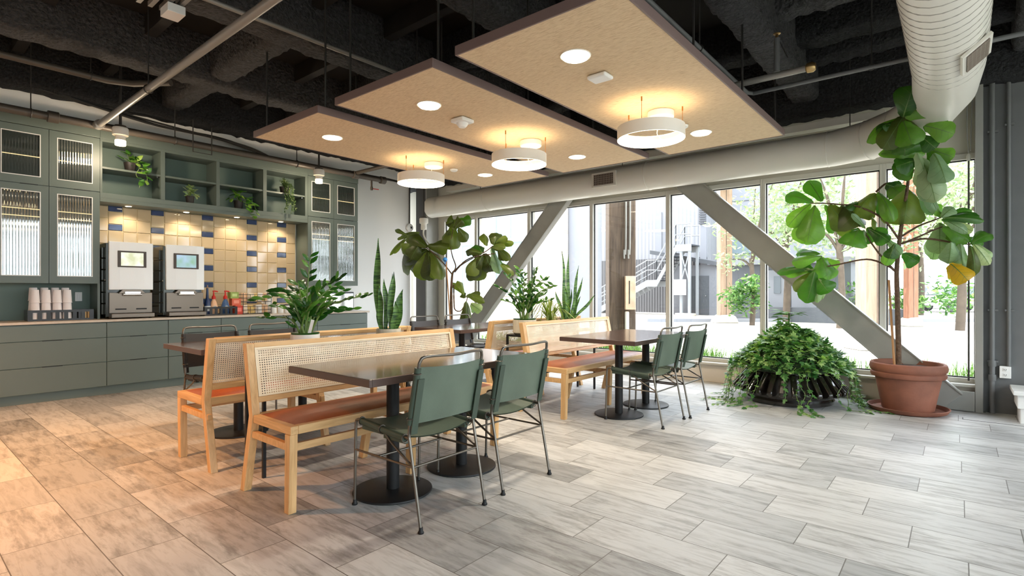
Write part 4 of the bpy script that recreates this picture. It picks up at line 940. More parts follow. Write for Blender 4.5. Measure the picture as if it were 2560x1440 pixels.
def make_bench(label, L):
    "local +x is the front, back foot at x = -.336"
    t = thing('cane_bench', label, 'bench'); h = L/2; w = .046
    post = [(-.336, 0), (-.222, .464), (-.305, .884), (-.253, .884), (-.170, .464), (-.284, 0)]
    for y in (-h, h-w): 
        p = MB().prism(post, 'y', y, y+w).build('leg', M_oakx, t, bevel=.004)
        MB().lathe([(.012, 0), (.012, .004)], 10, (-.31, y+w/2, -.001)).build('foot_glide', M_plastic, p)
    MB().prism([(-.336, 0), (-.231, .428), (-.179, .428), (-.284, 0)], 'y', -w/2, w/2).build('leg', M_oakx, t, bevel=.004)
    for y in (-h, -w/2, h-w):
        p = MB().prism([(.205, .428), (.262, .428), (.246, 0), (.198, 0)], 'y', y, y+w).build('leg', M_oakx, t, bevel=.004)
        MB().lathe([(.012, 0), (.012, .004)], 10, (.222, y+w/2, -.001)).build('foot_glide', M_plastic, p)
        MB().box(-.262, .21, y+.008, y+w-.008, .335, .375).build('stretcher', M_oak, t, bevel=.003)
    MB().box(.208, .236, -h+w, h-w, .33, .372).build('stretcher', M_oak, t, bevel=.003)
    for y in (-h, h-w): MB().box(-.166, .268, y+.002 if y < 0 else y-.0, y+w if y < 0 else y+w-.002, .428, .474).build('seat_side', M_oakx2, t, bevel=.004)
    f = MB().box(.222, .268, -h+w, h-w, .428, .474).box(-.215, -.17, -h+w, h-w, .428, .474).build('seat_rail', M_oak, t, bevel=.004)
    def cush(u, v):
        x = -.17+.41*u; y = -h+w*.75+(2*h-w*1.5)*v; e = min(u, 1-u)*.41; e2 = min(v, 1-v)*(2*h)
        return (x, y, .472+.034*(1-math.exp(-e/.06))*(1-math.exp(-e2/.08)))
    MB().grid(cush, 14, 44).box(-.17, .24, -h+w*.75, h-w*.75, .44, .4721).build('seat_cushion', M_tan, t, smooth=50)
    a = math.atan2(.086, .436)
    def onback(s_): return Vector((-.196-.086*s_, 0, .464+.436*s_))
    # top rail, lower rail
    for z0, z1, nme in ((.391, .420, 'top_rail'), (.070, .104, 'lower_rail')):
        b = MB().box(-.022, .022, -h+w, h-w, z0/math.cos(a), z1/math.cos(a)).build(nme, M_oak, t, bevel=.004, loc=(-.196, 0, .464), rot=(0, -a, 0))
    zc = .255/math.cos(a)
    for xo in (.008, ):
        fr = MB(); y0 = -h+w; y1 = h-w; za, zb = .104/math.cos(a), .391/math.cos(a)
        fr.box(.018, .027, y0, y1, za, za+.012).box(.018, .027, y0, y1, zb-.012, zb).box(.018, .027, y0, y0+.012, za+.012, zb-.012).box(.018, .027, y1-.012, y1, za+.012, zb-.012)
        fr.build('cane_bead', P('cane_bead', srgb(236, 216, 184), .5), t, loc=(-.196, 0, .464), rot=(0, -a, 0))
        MB().box(.012, .0135, -h+w, h-w, .104/math.cos(a), .391/math.cos(a)).build('cane_panel', M_cane, t, loc=(-.196, 0, .464), rot=(0, -a, 0))
    return t
bn = make_bench('honey oak cane bench with tan seat behind the long near table', 1.70); bn['group'] = 'oak benches with cane backs'
place(bn, -3.0, 2.29, 0)
c = place(copy_tree(bn), -4.10, 2.29, PI); c['label'] = 'honey oak cane bench facing the green drawer units, back to the plant stand'
c = place(copy_tree(bn), -3.06, 4.99, 0); c['label'] = 'honey oak cane bench facing the window table and its green chairs'
c = place(copy_tree(bn), -4.02, 4.99, PI); c['label'] = 'honey oak cane bench at the far table beside the white kitchen wall'
def stand(label, y0, y1):
    t = thing('plant_stand', label, 'plant stand', (-3.55, (y0+y1)/2, 0), group='black plant stands between benches'); h = (y1-y0)/2
    MB().box(-.13, .13, -h, h, .72, .74).build('top', M_blk, t, bevel=.002)
    MB().box(-.12, .12, -h+.01, h-.01, .31, .335).build('shelf', M_blk, t, bevel=.002)
    for x in (-.12, .12):
        for y in (-h+.01, h-.01): MB().box(x-.01, x+.01, y-.01, y+.01, 0, .72).build('leg', M_blk, t)
stand('black metal plant stand between the two nearest benches', 1.62, 3.0)
stand('black metal plant stand between the two far benches', 4.32, 5.7)
# black wire chair frame beyond the far stand
# ================================================================== PLANTS
def zzplant(label, loc, r, h, pm, stems, seed, lw=.10, tagm=False):
    rr = random.Random(seed); t = thing('zz_plant', label, 'plant', loc)
    MB().lathe([(r*.82, 0), (r*.86, .004), (r, .02), (r, h), (r*.93, h), (r*.92, h-.012), (0, h-.012)], 40).build('pot', pm, t, smooth=40)
    MB().lathe([(r*.94, h-.010), (r*.97, h+.012), (r*.86, h+.012), (0, h-.004)], 30).build('moss', M_zz, t, smooth=50)
    fol = MB(); st = MB()
    for (lx, ly, z, lean) in stems:   # lateral, depth, tip height above the pot base, arch
        A = Vector((rr.uniform(-.03, .03), rr.uniform(-.03, .03), h-.01)); T = RT*lx+FW*ly; T = Vector((T.x, T.y, z))
        mid = A.lerp(T, .5); mid.z += lean; mid -= Vector((T.x, T.y, 0))*.18
        sp = spline([A, mid, T], 12); L = sum((sp[i+1]-sp[i]).length for i in range(len(sp)-1))
        st.tube(sp, [.009*(1-i/len(sp)*.75) for i in range(len(sp))], 7)
        n = max(7, int(L*26)); side0 = (T-A).cross(Vector((0, 0, 1))) + FW*.3
        side0 = side0.normalized() if side0.length > .02 else RT.copy()
        for k in range(n):
            f = .28+.72*k/(n-1); q = sp[min(len(sp)-1, int(f*(len(sp)-1)))]; tan = (sp[min(len(sp)-1, int(f*(len(sp)-1))+1)]-sp[max(0, int(f*(len(sp)-1))-1)]).normalized()
            s = 1 if k % 2 else -1; sd = (side0*s + RT*(s*.5) + tan*.75 + Vector((rr.uniform(-.25, .25), rr.uniform(-.25, .25), rr.uniform(-.1, .3)))).normalized()
            ll = lw*(1.1-.35*f)*rr.uniform(.85, 1.15)
            fol.leaf(q, q+sd*ll, ll*.48, (-FW*.7+Vector((0, 0, .6))), n=4, curl=.3, bend=.06)
    fol.build('foliage', M_zz, t, smooth=50); st.build('stems', M_stem, t, smooth=50)
    if tagm: MB().box(-.011, .011, -.001, .001, -.04, .075).build('plant_tag', M_plastic, t, loc=(RT*.055-FW*.055+Vector((0, 0, h+.03))), rot=(0, .25, YAW))
    return t
zzplant('large zz plant in a white pot on the nearest plant stand', (-3.55, 1.98, .74), .098, .155, M_potw,
        [(.035, 0, .70, .0), (-.33, -.02, .40, .14), (-.25, .12, .46, .12), (.44, .0, .43, .06), (.26, -.08, .55, .08), (.17, .10, .50, .05), (.30, .12, .33, .06), (-.17, -.10, .36, .06), (-.10, .12, .52, .04), (.10, -.14, .38, .03), (.22, .2, .47, .05), (-.22, -.14, .28, .05), (.05, .2, .42, .03)], 11, tagm=True)
zzplant('dark bushy zz plant in a cream pot on the far plant stand', (-3.55, 4.47, .74), .125, .155, M_potc,
        [(-.18, 0, .62, .05), (-.27, .05, .50, .06), (.0, .1, .62, .02), (.12, .0, .68, .03), (.31, .0, .52, .07), (.22, .1, .60, .06), (.20, -.1, .42, .05), (-.12, -.1, .44, .04), (.05, -.12, .52, .02), (-.22, -.1, .36, .05), (.26, -.05, .36, .05), (-.05, .2, .70, .02)], 12, .095)
def snake(label, loc, r, h, pm, blades, seed):
    rr = random.Random(seed); t = thing('snake_plant', label, 'plant', loc)
    MB().lathe([(r*.86, 0), (r*.9, .004), (r, .02), (r, h), (r*.93, h), (r*.92, h-.012), (0, h-.012)], 36).build('pot', pm, t, smooth=40)
    MB().lathe([(0, 0), (r*.93, 0)], 24, (0, 0, h-.010)).build('soil', M_soil, t)
    for (b0, d0, lx, ly, z, w) in blades:
        A = RT*b0+FW*d0; T = RT*lx+FW*ly; A = Vector((A.x, A.y, h-.02)); T = Vector((T.x, T.y, z)); fl = MB(); n = 12
        nn = (-FW+RT*rr.uniform(-.5, .5)); ax = T-A
        sd = ax.cross(nn).normalized(); no = sd.cross(ax.normalized())
        vs = []
        for i in range(n+1):
            q = i/n; pw = (.62+.55*math.sin(PI*min(1, q*1.05)))*(1 if q < .72 else max(.02, 1-((q-.72)/.28)**1.6))*w*.335
            c = A+ax*q+no*(.05*math.sin(PI*q)*ax.length*rr.uniform(.6, .7))*.5+sd*(.008*math.sin(q*7+lx*50))
            vs += [c-sd*pw+no*pw*.35, c-no*.004, c+sd*pw+no*pw*.35, c-no*.010]
        fs = [(i*4+j, i*4+4+j, i*4+4+(j+1) % 4, i*4+(j+1) % 4) for i in range(n) for j in range(4)]
        fl.add(vs, fs).build('blade', M_snake, t, smooth=70)
    return t
snake('striped snake plant with one very tall blade in a cream pot', (-3.55, 2.70, .74), .098, .155, M_potc,
      [(-.06, 0, -.09, 0, .885, .085), (-.02, .02, -.035, .02, .56, .06), (-.035, -.04, -.06, -.05, .50, .07), (.01, .02, .02, .02, .60, .062), (.02, -.02, .045, -.02, .615, .062), (.055, 0, .115, 0, .475, .08), (.03, .04, .06, .05, .40, .06), (-.07, .03, -.085, .05, .42, .06), (.045, -.03, .07, -.04, .38, .065)], 21)
snake('slim dark snake plant with spreading blades at the end of the far plant stand', (-3.55, 5.30, .74), .10, .13, M_potk,
      [(-.05, 0, -.07, .02, .93, .055), (-.01, .02, .0, .02, .90, .055), (.03, .0, .12, .0, .76, .05), (.04, .02, .17, .02, .62, .05), (-.06, .0, -.15, .0, .46, .05), (.05, -.02, .32, -.02, .42, .045), (.02, -.03, .08, -.04, .50, .055), (-.02, -.03, -.03, -.04, .52, .06), (.05, .02, .14, .03, .40, .05), (-.03, .03, -.06, .05, .42, .055), (.0, .05, .04, .06, .48, .05)], 22)
# spider plant
t = thing('spider_plant', 'arching spider plant in a small cream pot between two taller plants', 'plant', (-3.55, 4.93, .74)); rr = random.Random(31)
MB().lathe([(.075, 0), (.08, .004), (.092, .12), (.082, .12), (0, .11)], 30).build('pot', M_potc, t, smooth=40)
sb = MB()
for k in range(44):
    a = rr.uniform(0, 6.28); L = rr.uniform(.18, .42); up = rr.uniform(.08, .30); d = Vector((math.cos(a), math.sin(a), 0)); sp = spline([Vector((0, 0, .11)), d*L*.45+Vector((0, 0, .11+up)), d*L+Vector((0, 0, .11+up*.35-rr.uniform(0, .16)))], 6); s_ = d.cross(Vector((0, 0, 1)))
    vs = []
    for i, q in enumerate(sp): wv = .0085*(1-(i/(len(sp)-1))**2)+.0008; vs += [q-s_*wv, q+s_*wv]
    sb.add(vs, [(2*i, 2*i+1, 2*i+3, 2*i+2) for i in range(len(sp)-1)])
sb.build('foliage', M_spid, t, smooth=60)
sw = MB().tube(spline([(0, 0, .1), (.05, -.05, .34), (.16, -.16, .30), (.20, -.20, .06)], 6), .003, 5)
sw.build('runner', M_spid, t)
# fiddle leaf figs
def fig_tree(label, org, trunk, branches, leaves, ox, oy, sc, Y, seed, mats, pot=True, tr=.026):
    rr = random.Random(seed); t = thing('fiddle_leaf_fig', label, 'plant', tuple(org)); org = Vector(org)
    W_ = lambda x, y, d=0.0: at(ox+x/sc, oy+y/sc, Y+d)-org
    lean = lambda py: -.60*max(0, min(1, (470-py)/150)) if Y > 6 else 0
    tp = [W_(x, y, lean(oy+y/sc)) for x, y in trunk]; tp = spline(tp, 6)
    MB().tube(tp, [tr*(1-.62*i/len(tp)) for i in range(len(tp))], 12).build('trunk', M_bark, t, smooth=60)
    for b in branches:
        ds = [0.0]+[rr.uniform(-.12, .12)]*(len(b)-1); pts = [W_(x, y, dd) for (x, y), dd in zip(b, ds)]; sp = spline(pts, 5)
        MB().tube(sp, [.011*(1-.5*i/len(sp)) for i in range(len(sp))], 8).build('branch', M_bark, t, smooth=60)
    fo = {}; rbm = MB(); more = []
    for lf in leaves:
        if rr.random() < .55:
            more.append((lf[0]+rr.uniform(-14, 14), lf[1]+rr.uniform(-12, 12), lf[2]+rr.uniform(-60, 60), lf[3]+rr.uniform(-30, 60), lf[4]*rr.uniform(.8, 1.05)) + tuple(lf[5:]))
    for lf in list(leaves)+more:
        bx, by, tx, ty, w = lf[:5]; mk = lf[5] if len(lf) > 5 else 0; ln_ = lean(oy+by/sc); d0 = rr.uniform(-.16, .14)+ln_; d1 = d0+rr.uniform(-.14, .14)
        B = W_(bx, by, d0); T = W_(tx, ty, d1); wd = w/sc/FPX*( (B+org).dot(FW) )
        nn = Vector((0, 0, 0))-(org+B); nn.z = 0; nn.normalize(); nn = (nn + RT*rr.uniform(-.35, .35) + Vector((0, 0, rr.uniform(.0, .5)))).normalized()
        fo.setdefault(mk, MB()).leaf(B, T, wd*1.12, nn, n=10, shape='fig', curl=rr.uniform(.25, .85), bend=rr.uniform(.04, .2), wave=.045, ribs=rbm)
    for mk, fb in fo.items(): fb.build('foliage', mats[mk], t, smooth=60)
    rbm.build('leaf_veins', M_vein, t)
    return t
# the big one: pot, saucer, soil
PB = Vector((-.40, 6.67, 0))
t = thing('terracotta_saucer', 'round terracotta saucer under the big fig pot', 'saucer', tuple(PB))
MB().lathe([(0, 0), (.29, 0), (.318, .012), (.340, .048), (.328, .050), (.302, .018), (0, .014)], 56).build('dish', M_terra, t, smooth=40)
big_leaves = [(220, 380, 10, 330, 95), (285, 370, 180, 215, 115), (200, 390, 30, 560, 115), (230, 400, 190, 640, 90, 2), (240, 420, 150, 690, 180), (310, 400, 370, 610, 95), (340, 400, 480, 580, 150, 2), (430, 400, 560, 560, 170, 2), (690, 310, 540, 480, 165, 2), (700, 310, 770, 490, 95), (770, 240, 865, 305, 120), (920, 270, 900, 540, 250, 2), (975, 60, 865, 175, 140), (560, 380, 470, 425, 60), (650, 500, 700, 545, 150, 2), (600, 570, 530, 480, 45, 1), (560, 580, 500, 705, 170), (620, 570, 760, 645, 110), (600, 590, 540, 650, 110, 1), (760, 645, 880, 770, 60, 1), (650, 650, 560, 600, 90), (890, 760, 1010, 830, 115), (830, 690, 790, 800, 90),
    (280, 780, 60, 830, 95), (260, 760, 90, 770, 70), (230, 880, 0, 915, 65), (220, 890, 90, 850, 95), (280, 790, 330, 960, 170), (230, 890, 80, 1045, 95, 2), (230, 900, 170, 1135, 135), (240, 920, 250, 1130, 60, 1), (260, 950, 340, 1055, 130), (300, 800, 390, 880, 100),
    (1180, 490, 1120, 395, 75), (1180, 490, 1275, 415, 85, 1), (1190, 500, 1410, 435, 75), (1200, 500, 1465, 485, 65), (1190, 510, 1415, 595, 90, 1), (1170, 530, 1170, 765, 155, 1), (1190, 560, 1385, 675, 115), (1250, 680, 1230, 840, 110, 1), (1400, 690, 1515, 600, 90), (1320, 690, 1340, 940, 125, 1), (1250, 840, 1380, 965, 135, 3), (1400, 700, 1430, 925, 75, 2), (1430, 690, 1530, 815, 90, 1), (1240, 600, 1300, 720, 120), (1360, 640, 1500, 690, 80)]
top = [(920, 240, 985, 40, 160), (930, 240, 1125, 130, 165), (925, 230, 790, 445, 130, 2), (930, 235, 685, 400, 95), (930, 240, 1055, 310, 140, 2), (930, 370, 930, 505, 215), (840, 290, 750, 300, 60), (1050, 300, 1205, 300, 120), (1030, 360, 1130, 440, 100), (1010, 470, 1080, 700, 95, 1), (1100, 450, 1245, 500, 95), (1120, 470, 1195, 660, 125, 1), (1005, 510, 890, 570, 110), (1040, 500, 1130, 785, 135, 1), (1010, 670, 1110, 870, 65, 1), (1090, 450, 1170, 560, 110), (930, 260, 1000, 420, 140), (900, 260, 760, 380, 110)]
cv = lambda x, y: ((1900+x/2.572-1960)*3, (200+y/2.572-380)*3)
big_leaves += [(*cv(q[0], q[1]), *cv(q[2], q[3]), q[4]*3/2.572, *(q[5:])) for q in top]
big_leaves = [q[:4]+(q[4]*1.05,)+tuple(q[5:]) for q in big_leaves]
tr = [(860, 1590), (858, 1440), (850, 1100), (845, 900), (860, 720), (880, 560), (905, 400), (930, 220), (925, 60), (890, -120)]
br = [[(840, 900), (770, 850), (620, 805), (400, 845), (260, 870), (230, 890)], [(820, 880), (720, 770), (640, 660), (600, 590)], [(865, 660), (740, 500), (560, 410), (430, 395), (310, 385), (200, 385)], [(870, 640), (1000, 560), (1100, 520), (1180, 490)], [(880, 690), (1000, 640), (1110, 590), (1190, 560)], [(890, 680), (1060, 650), (1240, 675), (1330, 690), (1430, 690)], [(690, 300), (770, 235), (800, 290), (760, 490)], [(280, 780), (250, 860), (240, 930)], [(930, 180), (1000, 120), (1080, 60)]]
ft = fig_tree('tall fiddle leaf fig in a big terracotta pot by the grey pier', (-.40, 6.67, .0), tr, br, big_leaves, 1960, 380, 3.0, 6.55, 41, [M_fig, M_figp, M_figd, M_figy])
MB().lathe([(.205, .018), (.215, .022), (.272, .33), (.272, .335), (.305, .345), (.312, .36), (.312, .385), (.302, .395), (.315, .41), (.322, .44), (.315, .475), (.302, .485), (.285, .48), (.272, .42), (0, .42)], 56).build('pot', M_terra, ft, smooth=35)
MB().lathe([(.285, .0), (.25, .012), (.12, .02), (0, .02)], 40, (0, 0, .425)).build('soil', M_soil, ft, smooth=60)
MB().tube([at(2236, 914, 6.52)-PB, at(2222, 700, 6.62)-PB], .011, 8).build('stake', M_stake, ft)
sl = [(230, 620, 100, 555, 40), (210, 630, 120, 640, 32), (200, 640, 85, 770, 42), (320, 580, 175, 600, 45), (380, 710, 230, 620, 120), (400, 710, 535, 690, 120), (250, 690, 165, 765, 140), (380, 740, 165, 885, 165), (390, 740, 280, 960, 185), (400, 750, 345, 1010, 190), (400, 740, 500, 905, 165), (420, 760, 515, 1005, 120), (400, 760, 420, 1015, 160), (320, 680, 240, 820, 150),
      (620, 520, 600, 735, 160), (590, 560, 545, 700, 110), (620, 480, 575, 455, 90), (670, 530, 745, 460, 115, 3), (690, 480, 785, 460, 90, 3), (670, 540, 745, 665, 100), (650, 560, 600, 470, 90), (640, 540, 700, 470, 90),
      (880, 760, 825, 690, 130, 3), (880, 770, 735, 750, 80), (850, 790, 755, 965, 130), (870, 790, 840, 1015, 150), (900, 770, 900, 965, 150), (910, 770, 965, 935, 130), (980, 720, 980, 935, 85, 1), (920, 700, 895, 590, 85), (980, 690, 1015, 590, 115), (1000, 680, 1112, 630, 65), (1020, 690, 1085, 835, 75), (1010, 800, 1065, 920, 95, 3), (960, 720, 1060, 700, 80), (1060, 860, 1120, 920, 60),
      (720, 1140, 660, 1015, 65), (740, 1150, 905, 1210, 65), (740, 1160, 865, 1135, 60), (740, 1200, 745, 1380, 95), (780, 1220, 875, 1285, 85, 1), (730, 1170, 700, 1130, 60)]
str_ = [(605, 1500), (605, 1300), (606, 1100), (615, 960), (632, 925)]
sbr = [[(630, 930), (645, 880), (615, 790), (600, 690), (620, 560)], [(618, 965), (545, 870), (480, 800), (400, 730), (330, 680), (230, 640)], [(636, 925), (740, 830), (900, 760), (980, 700)], [(638, 935), (700, 870), (830, 800), (1000, 770)], [(628, 1050), (630, 1200), (640, 1275), (690, 1285), (735, 1215), (750, 1170)]]
f2 = fig_tree('smaller fiddle leaf fig standing in the corner by the steel column', (-6.02, 5.80, 0), str_, sbr, sl, 960, 420, 3.6, 5.80, 42, [M_figd, M_figp, M_figd, M_fig], tr=.03)
bt = at(1128, 838, 5.8)
MB().lathe([(.16, 0), (.17, .004), (.22, .36), (.20, .36), (.19, .32), (0, .32)], 40).build('pot', M_potc, f2, smooth=40)
MB().tube([(at(605/3.6+960, 836, 5.8)-Vector((-6.02, 5.80, 0))), Vector((0, 0, .31))], .03, 10).build('trunk', M_bark, f2, smooth=60)
MB().tube([at(1115, 655, 5.7)-Vector((-6.02, 5.8, 0)), (.05, -.06, .31)], .009, 8).build('stake', M_stake, f2)
t = thing('watering_globe', 'small blue glass globe on a stick beside the smaller fig trunk', 'ornament', tuple(at(1113, 649, 5.62)))
MB().lathe([(0, -.035), (.02, -.030), (.033, -.012), (.036, 0), (.033, .012), (.02, .03), (0, .035)], 20).lathe([(.008, -.07), (.009, -.033)], 10).build('globe', P('blue_glass', srgb(60, 140, 220), .1, var=.4, scale=40), t, smooth=60)
# ivy planter
PC = Vector((-1.44, 6.48, 0))
t = thing('ivy_planter', 'wide black ribbed ceramic planter overflowing with ivy by the windows', 'planter', tuple(PC))
MB().lathe([(0, 0), (.40, 0), (.43, .01), (.435, .045), (.42, .06), (.45, .085), (.46, .12), (.39, .33), (.42, .34), (.42, .362), (.36, .362), (.33, .30), (0, .30)], 64).build('bowl', M_ceram, t, smooth=35)
for i in range(30):
    a = 2*PI*i/30; M = Matrix.Rotation(a, 4, 'Z')
    MB().prism([(.40, .10), (.555, .115), (.575, .14), (.57, .165), (.43, .335), (.38, .335)], 'y', -.027, .027).build('rib', M_ceram, t, bevel=.014, seg=3, rot=(0, 0, a))
iv = MB(); st = MB(); rr = random.Random(77)
def ivyleaf(p, d, s):
    "five lobed leaf"
    d = Vector(d).normalized(); up = Vector((rr.uniform(-.4, .4), rr.uniform(-.4, .4), 1)); sd = d.cross(up).normalized(); nn = sd.cross(d)
    pr = [(-.12, 0), (-.12, .32), (.22, .52), (.34, .24), (.72, .34), (.66, .16), (1.05, 0), (.66, -.16), (.72, -.34), (.34, -.24), (.22, -.52), (-.12, -.32)]
    vs = [p + d*(.36*s) - nn*(.06*s)] + [p+d*(u*s)+sd*(v*s)+nn*(-.14*abs(v)*s-.10*u*u*s) for u, v in pr]
    iv.add(vs, [(0, i+1, (i+1) % 12+1) for i in range(12)])
for k in range(1900):
    a = rr.uniform(0, 2*PI); q = rr.random()**.62; rad_ = .60*q; hz = .37+.43*max(0, 1-q**1.5)*(1+.10*math.sin(a*3)) + rr.uniform(-.03, .035)
    p = Vector((rad_*math.cos(a), rad_*math.sin(a)*.93, hz)); ivyleaf(p, (math.cos(a)*.9+rr.uniform(-.9, .9), math.sin(a)*.9+rr.uniform(-.9, .9), rr.uniform(-.8, .6)), rr.uniform(.046, .088))
def strand(a, ln, floor):
    d = Vector((math.cos(a), math.sin(a), 0)); pts = [d*.45+Vector((0, 0, .40)), d*.60+Vector((0, 0, .37))]; z = .37; r = .60
    sidev = d.cross(Vector((0, 0, 1)))
    while ln > 0:
        if z > .03: z -= .10; r += rr.uniform(.0, .035)
        else: r += .09
        pts.append(d*r+Vector((0, 0, max(z, .015)))+sidev*rr.uniform(-.05, .05)); ln -= .10
    sp = spline(pts, 4); st.tube(sp, .0028, 4)
    for i in range(0, len(sp), 2):
        if rr.random() < .9: ivyleaf(sp[i], (d.x+rr.uniform(-.8, .8), d.y+rr.uniform(-.8, .8), rr.uniform(-.9, .2)), rr.uniform(.036, .062))
angs = [-(FW.y and 0)]
base = math.atan2(-FW.y, -FW.x)   # direction toward the lens
for k in range(20): strand(base+rr.choice((-1, 1))*rr.uniform(.9, 3.1), rr.uniform(.15, .45), False)
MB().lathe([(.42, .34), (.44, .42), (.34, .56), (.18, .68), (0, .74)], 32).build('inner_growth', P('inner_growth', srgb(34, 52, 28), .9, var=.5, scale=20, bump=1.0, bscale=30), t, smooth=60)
for da, ln in ((-1.15, .55), (-1.3, .6), (-1.0, .5), (-1.45, .55), (-1.6, .6), (-.25, .52), (-.32, .45), (-.18, .58), (.75, .6), (.95, .75), (1.1, .85), (1.25, .9), (1.4, .7), (1.5, .6), (-1.75, .5), (.6, .5), (-.55, .25), (.3, .22), (1.2, .7)):
    strand(base+da, ln, True)
iv.build('foliage', M_ivy, t); st.build('stems', M_stem, t)
up = MB()
for k in range(14):
    a = rr.uniform(0, 6.28); z = rr.uniform(.80, .96); up.leaf((rr.uniform(-.03, .03), rr.uniform(-.03, .03), z), (math.cos(a)*.19, math.sin(a)*.19, z+rr.uniform(-.06, .07)), .075, (0, 0, 1), n=6, curl=.3, bend=.12)
up.tube([(0, 0, .5), (0, 0, .95)], .008, 6).build('rubber_shoot', M_fig, t, smooth=60)
# ================================================================== OUTSIDE
struct('ground', MB().box(-70, 70, 7.45, 90, -.12, -.02).box(3.25, 70, -60, 7.45, -.12, -.02), M_ground)
struct('planting_bed', MB().box(-9, 3, 7.45, 8.3, -.02, .10), M_soilout)
rg = random.Random(9)
def tuft(mb, x, y, z0, n, h):
    for k in range(n):
        a = rg.uniform(0, 6.28); ln = h*rg.uniform(.5, 1.1); b = Vector((x+rg.uniform(-.06, .06), y+rg.uniform(-.06, .06), z0)); tip = b+Vector((math.cos(a)*ln*.45, math.sin(a)*ln*.45, ln)); m_ = b.lerp(tip, .5)+Vector((0, 0, ln*.12)); s_ = Vector((-math.sin(a), math.cos(a), 0))*.004
        mb.add([b-s_, b+s_, m_+s_*.8, m_-s_*.8, tip], [(0, 1, 2, 3), (3, 2, 4)])
gm = MB()
for k in range(360): tuft(gm, rg.uniform(-7.6, .3), rg.uniform(7.55, 8.2), .1, 12, .34)
tag(gm.build('grass', M_grass), 'green ornamental grass growing along the outside of the windows', 'grass', kind='stuff')
def post(label, px, depth, w, mat, h=7.0):
    p = dep(px, depth); t = thing('timber_post', label, 'post', tuple(p), YAW, group='timber posts outside')
    MB().box(-w/2, w/2, -w*.4, w*.4, -.02, h).build('shaft', mat, t, bevel=.02)
    MB().box(-w*.03, w*.03, -w*.41, -w*.4, .0, h).build('shake_crack', M_timber, t)
    MB().prism([(-w*.95, -.02), (w*.95, -.02), (w*.7, .22), (w*.45, .30), (-w*.45, .28), (-w*.75, .18)], 'y', -w*.75, w*.75).build('footing', M_ground, t, bevel=.05)
    return t
t = post('wide dark timber post with conduits close behind the windows', 1551, 9.4, .46, M_timber)
for x in (.05, .12): MB().tube(spline([(x-.03, -.22, 1.75), (x-.03, -.22, 1.9), (x, -.22, 2.3), (x, -.22, 7)], 5), .016, 8).build('conduit', M_gray, t, smooth=40)
b = MB().box(.03, .20, -.30, -.19, .88, 1.45).build('electrical_box', P('box_rust', srgb(236, 206, 176), .6, var=.2, scale=8), t, bevel=.006)
MB().box(.085, .10, -.305, -.30, .98, 1.37).build('slot', M_blk, b)
MB().box(.03, .10, -.26, -.2, -.0, .85).build('wrapped_pipe', M_plastic, t, bevel=.02)
t = post('reddish lit timber post beside the shed door', 1811, 20.5, .46, M_timberl)
MB().lathe([(.0, .0), (.36, -.02), (.10, .22), (.07, .30), (0, .30)], 24, (-.15, -.55, 5.1)).build('barn_lamp', M_plastic, t, smooth=40)
post('pale split timber post in front of the trees', 2179, 11.2, .46, M_timberl)
post('slim red brown timber post next to the fig trunk', 2277, 18.5, .34, M_timberr)
t = post('narrow red edged post beside the wide dark post', 1487, 15.5, .14, M_timberr)
# grey industrial building
Yb = 28.5
def bx(px): return at(px, 700, Yb).x
t = thing('metal_building', 'grey corrugated metal building with the white outdoor stairs', 'building', (bx(1600), Yb, 0))
X0 = bx(1600)
MB().box(bx(1400)-X0, bx(1768)-X0, 0, 4, -.1, 11).build('siding', M_corr, t)
MB().box(bx(1400)-X0, bx(1768)-X0, -.06, 0, -.1, 3.0).build('lower_siding', M_corr2, t)
MB().box(bx(1752)-X0, bx(1768)-X0, -.1, 0, 0, 11).build('corner_trim', M_sid, t)
v = MB()
for i in range(9): v.box(bx(1750)-X0, bx(1767)-X0, -.16, -.08, 4.75+i*.12, 4.81+i*.12)
v.build('vent_louvre', M_sidd, t)
MB().box(bx(1640)-X0, bx(1655)-X0, -.08, 0, 3.3, 5.6).build('upper_door', M_sid, t)
t = thing('annex_building', 'pale flat sided building with blue windows behind the trees', 'building', (bx(1880), Yb+1.5, 0)); X1 = bx(1880)
MB().box(bx(1768)-X1, bx(2080)-X1, 0, 4, -.1, 10.5).build('siding', M_sid, t)
for zz in (2.4, 4.2, 6.0): MB().box(bx(1768)-X1, bx(2080)-X1, -.03, 0, zz, zz+.03).build('panel_joint', M_sidd, t)
MB().box(bx(1776)-X1, bx(1862)-X1, -.05, .0, 3.2, 4.9).build('window', M_winb, t)
MB().box(bx(1960)-X1, bx(2040)-X1, -.05, .0, 4.2, 6.6).build('window', M_winb, t)
t = thing('low_shed', 'low grey shed with a door beside the white stair legs', 'shed', (bx(1770), Yb-1.6, 0)); X2 = bx(1770)
MB().box(-1.35, .95, 0, 1.35, -.1, 2.5).build('walls', M_sid, t)
MB().prism([(-2.4, 3.35), (1.15, 2.62), (1.15, 2.42), (-2.4, 3.15)], 'y', -.3, 1.40).build('roof', M_sidd, t)
d = MB().box(-.25, .62, -.05, 0, 0, 1.95).build('door', M_sidd, t); MB().lathe([(.03, 0), (.03, .06)], 10).build('handle', M_chrome, d, loc=(.5, -.05, .95), rot=(PI/2, 0, 0))
t = thing('low_shed', 'long dark grey shed with double doors behind the terracotta pot plant', 'shed', tuple(at(2010, 727, 24.0).xy.to_3d()))
MB().box(-3.0, 1.6, 0, 2.5, -.1, 2.3).build('walls', M_sidd, t)
MB().box(-3.2, 1.8, -.2, 2.6, 2.3, 2.5).build('roof', M_sid, t)
for x in (-1.4, -.45):
    d = MB().box(x, x+.9, -.05, 0, 0, 2.05).build('door', M_sid, t); MB().box(x+.3, x+.55, -.07, -.05, 1.1, 1.8).build('door_window', M_carw, d)
MB().box(-3.0, 3.4, -.9, -.4, -.1, .55).build('planter_wall', M_sidd, t)
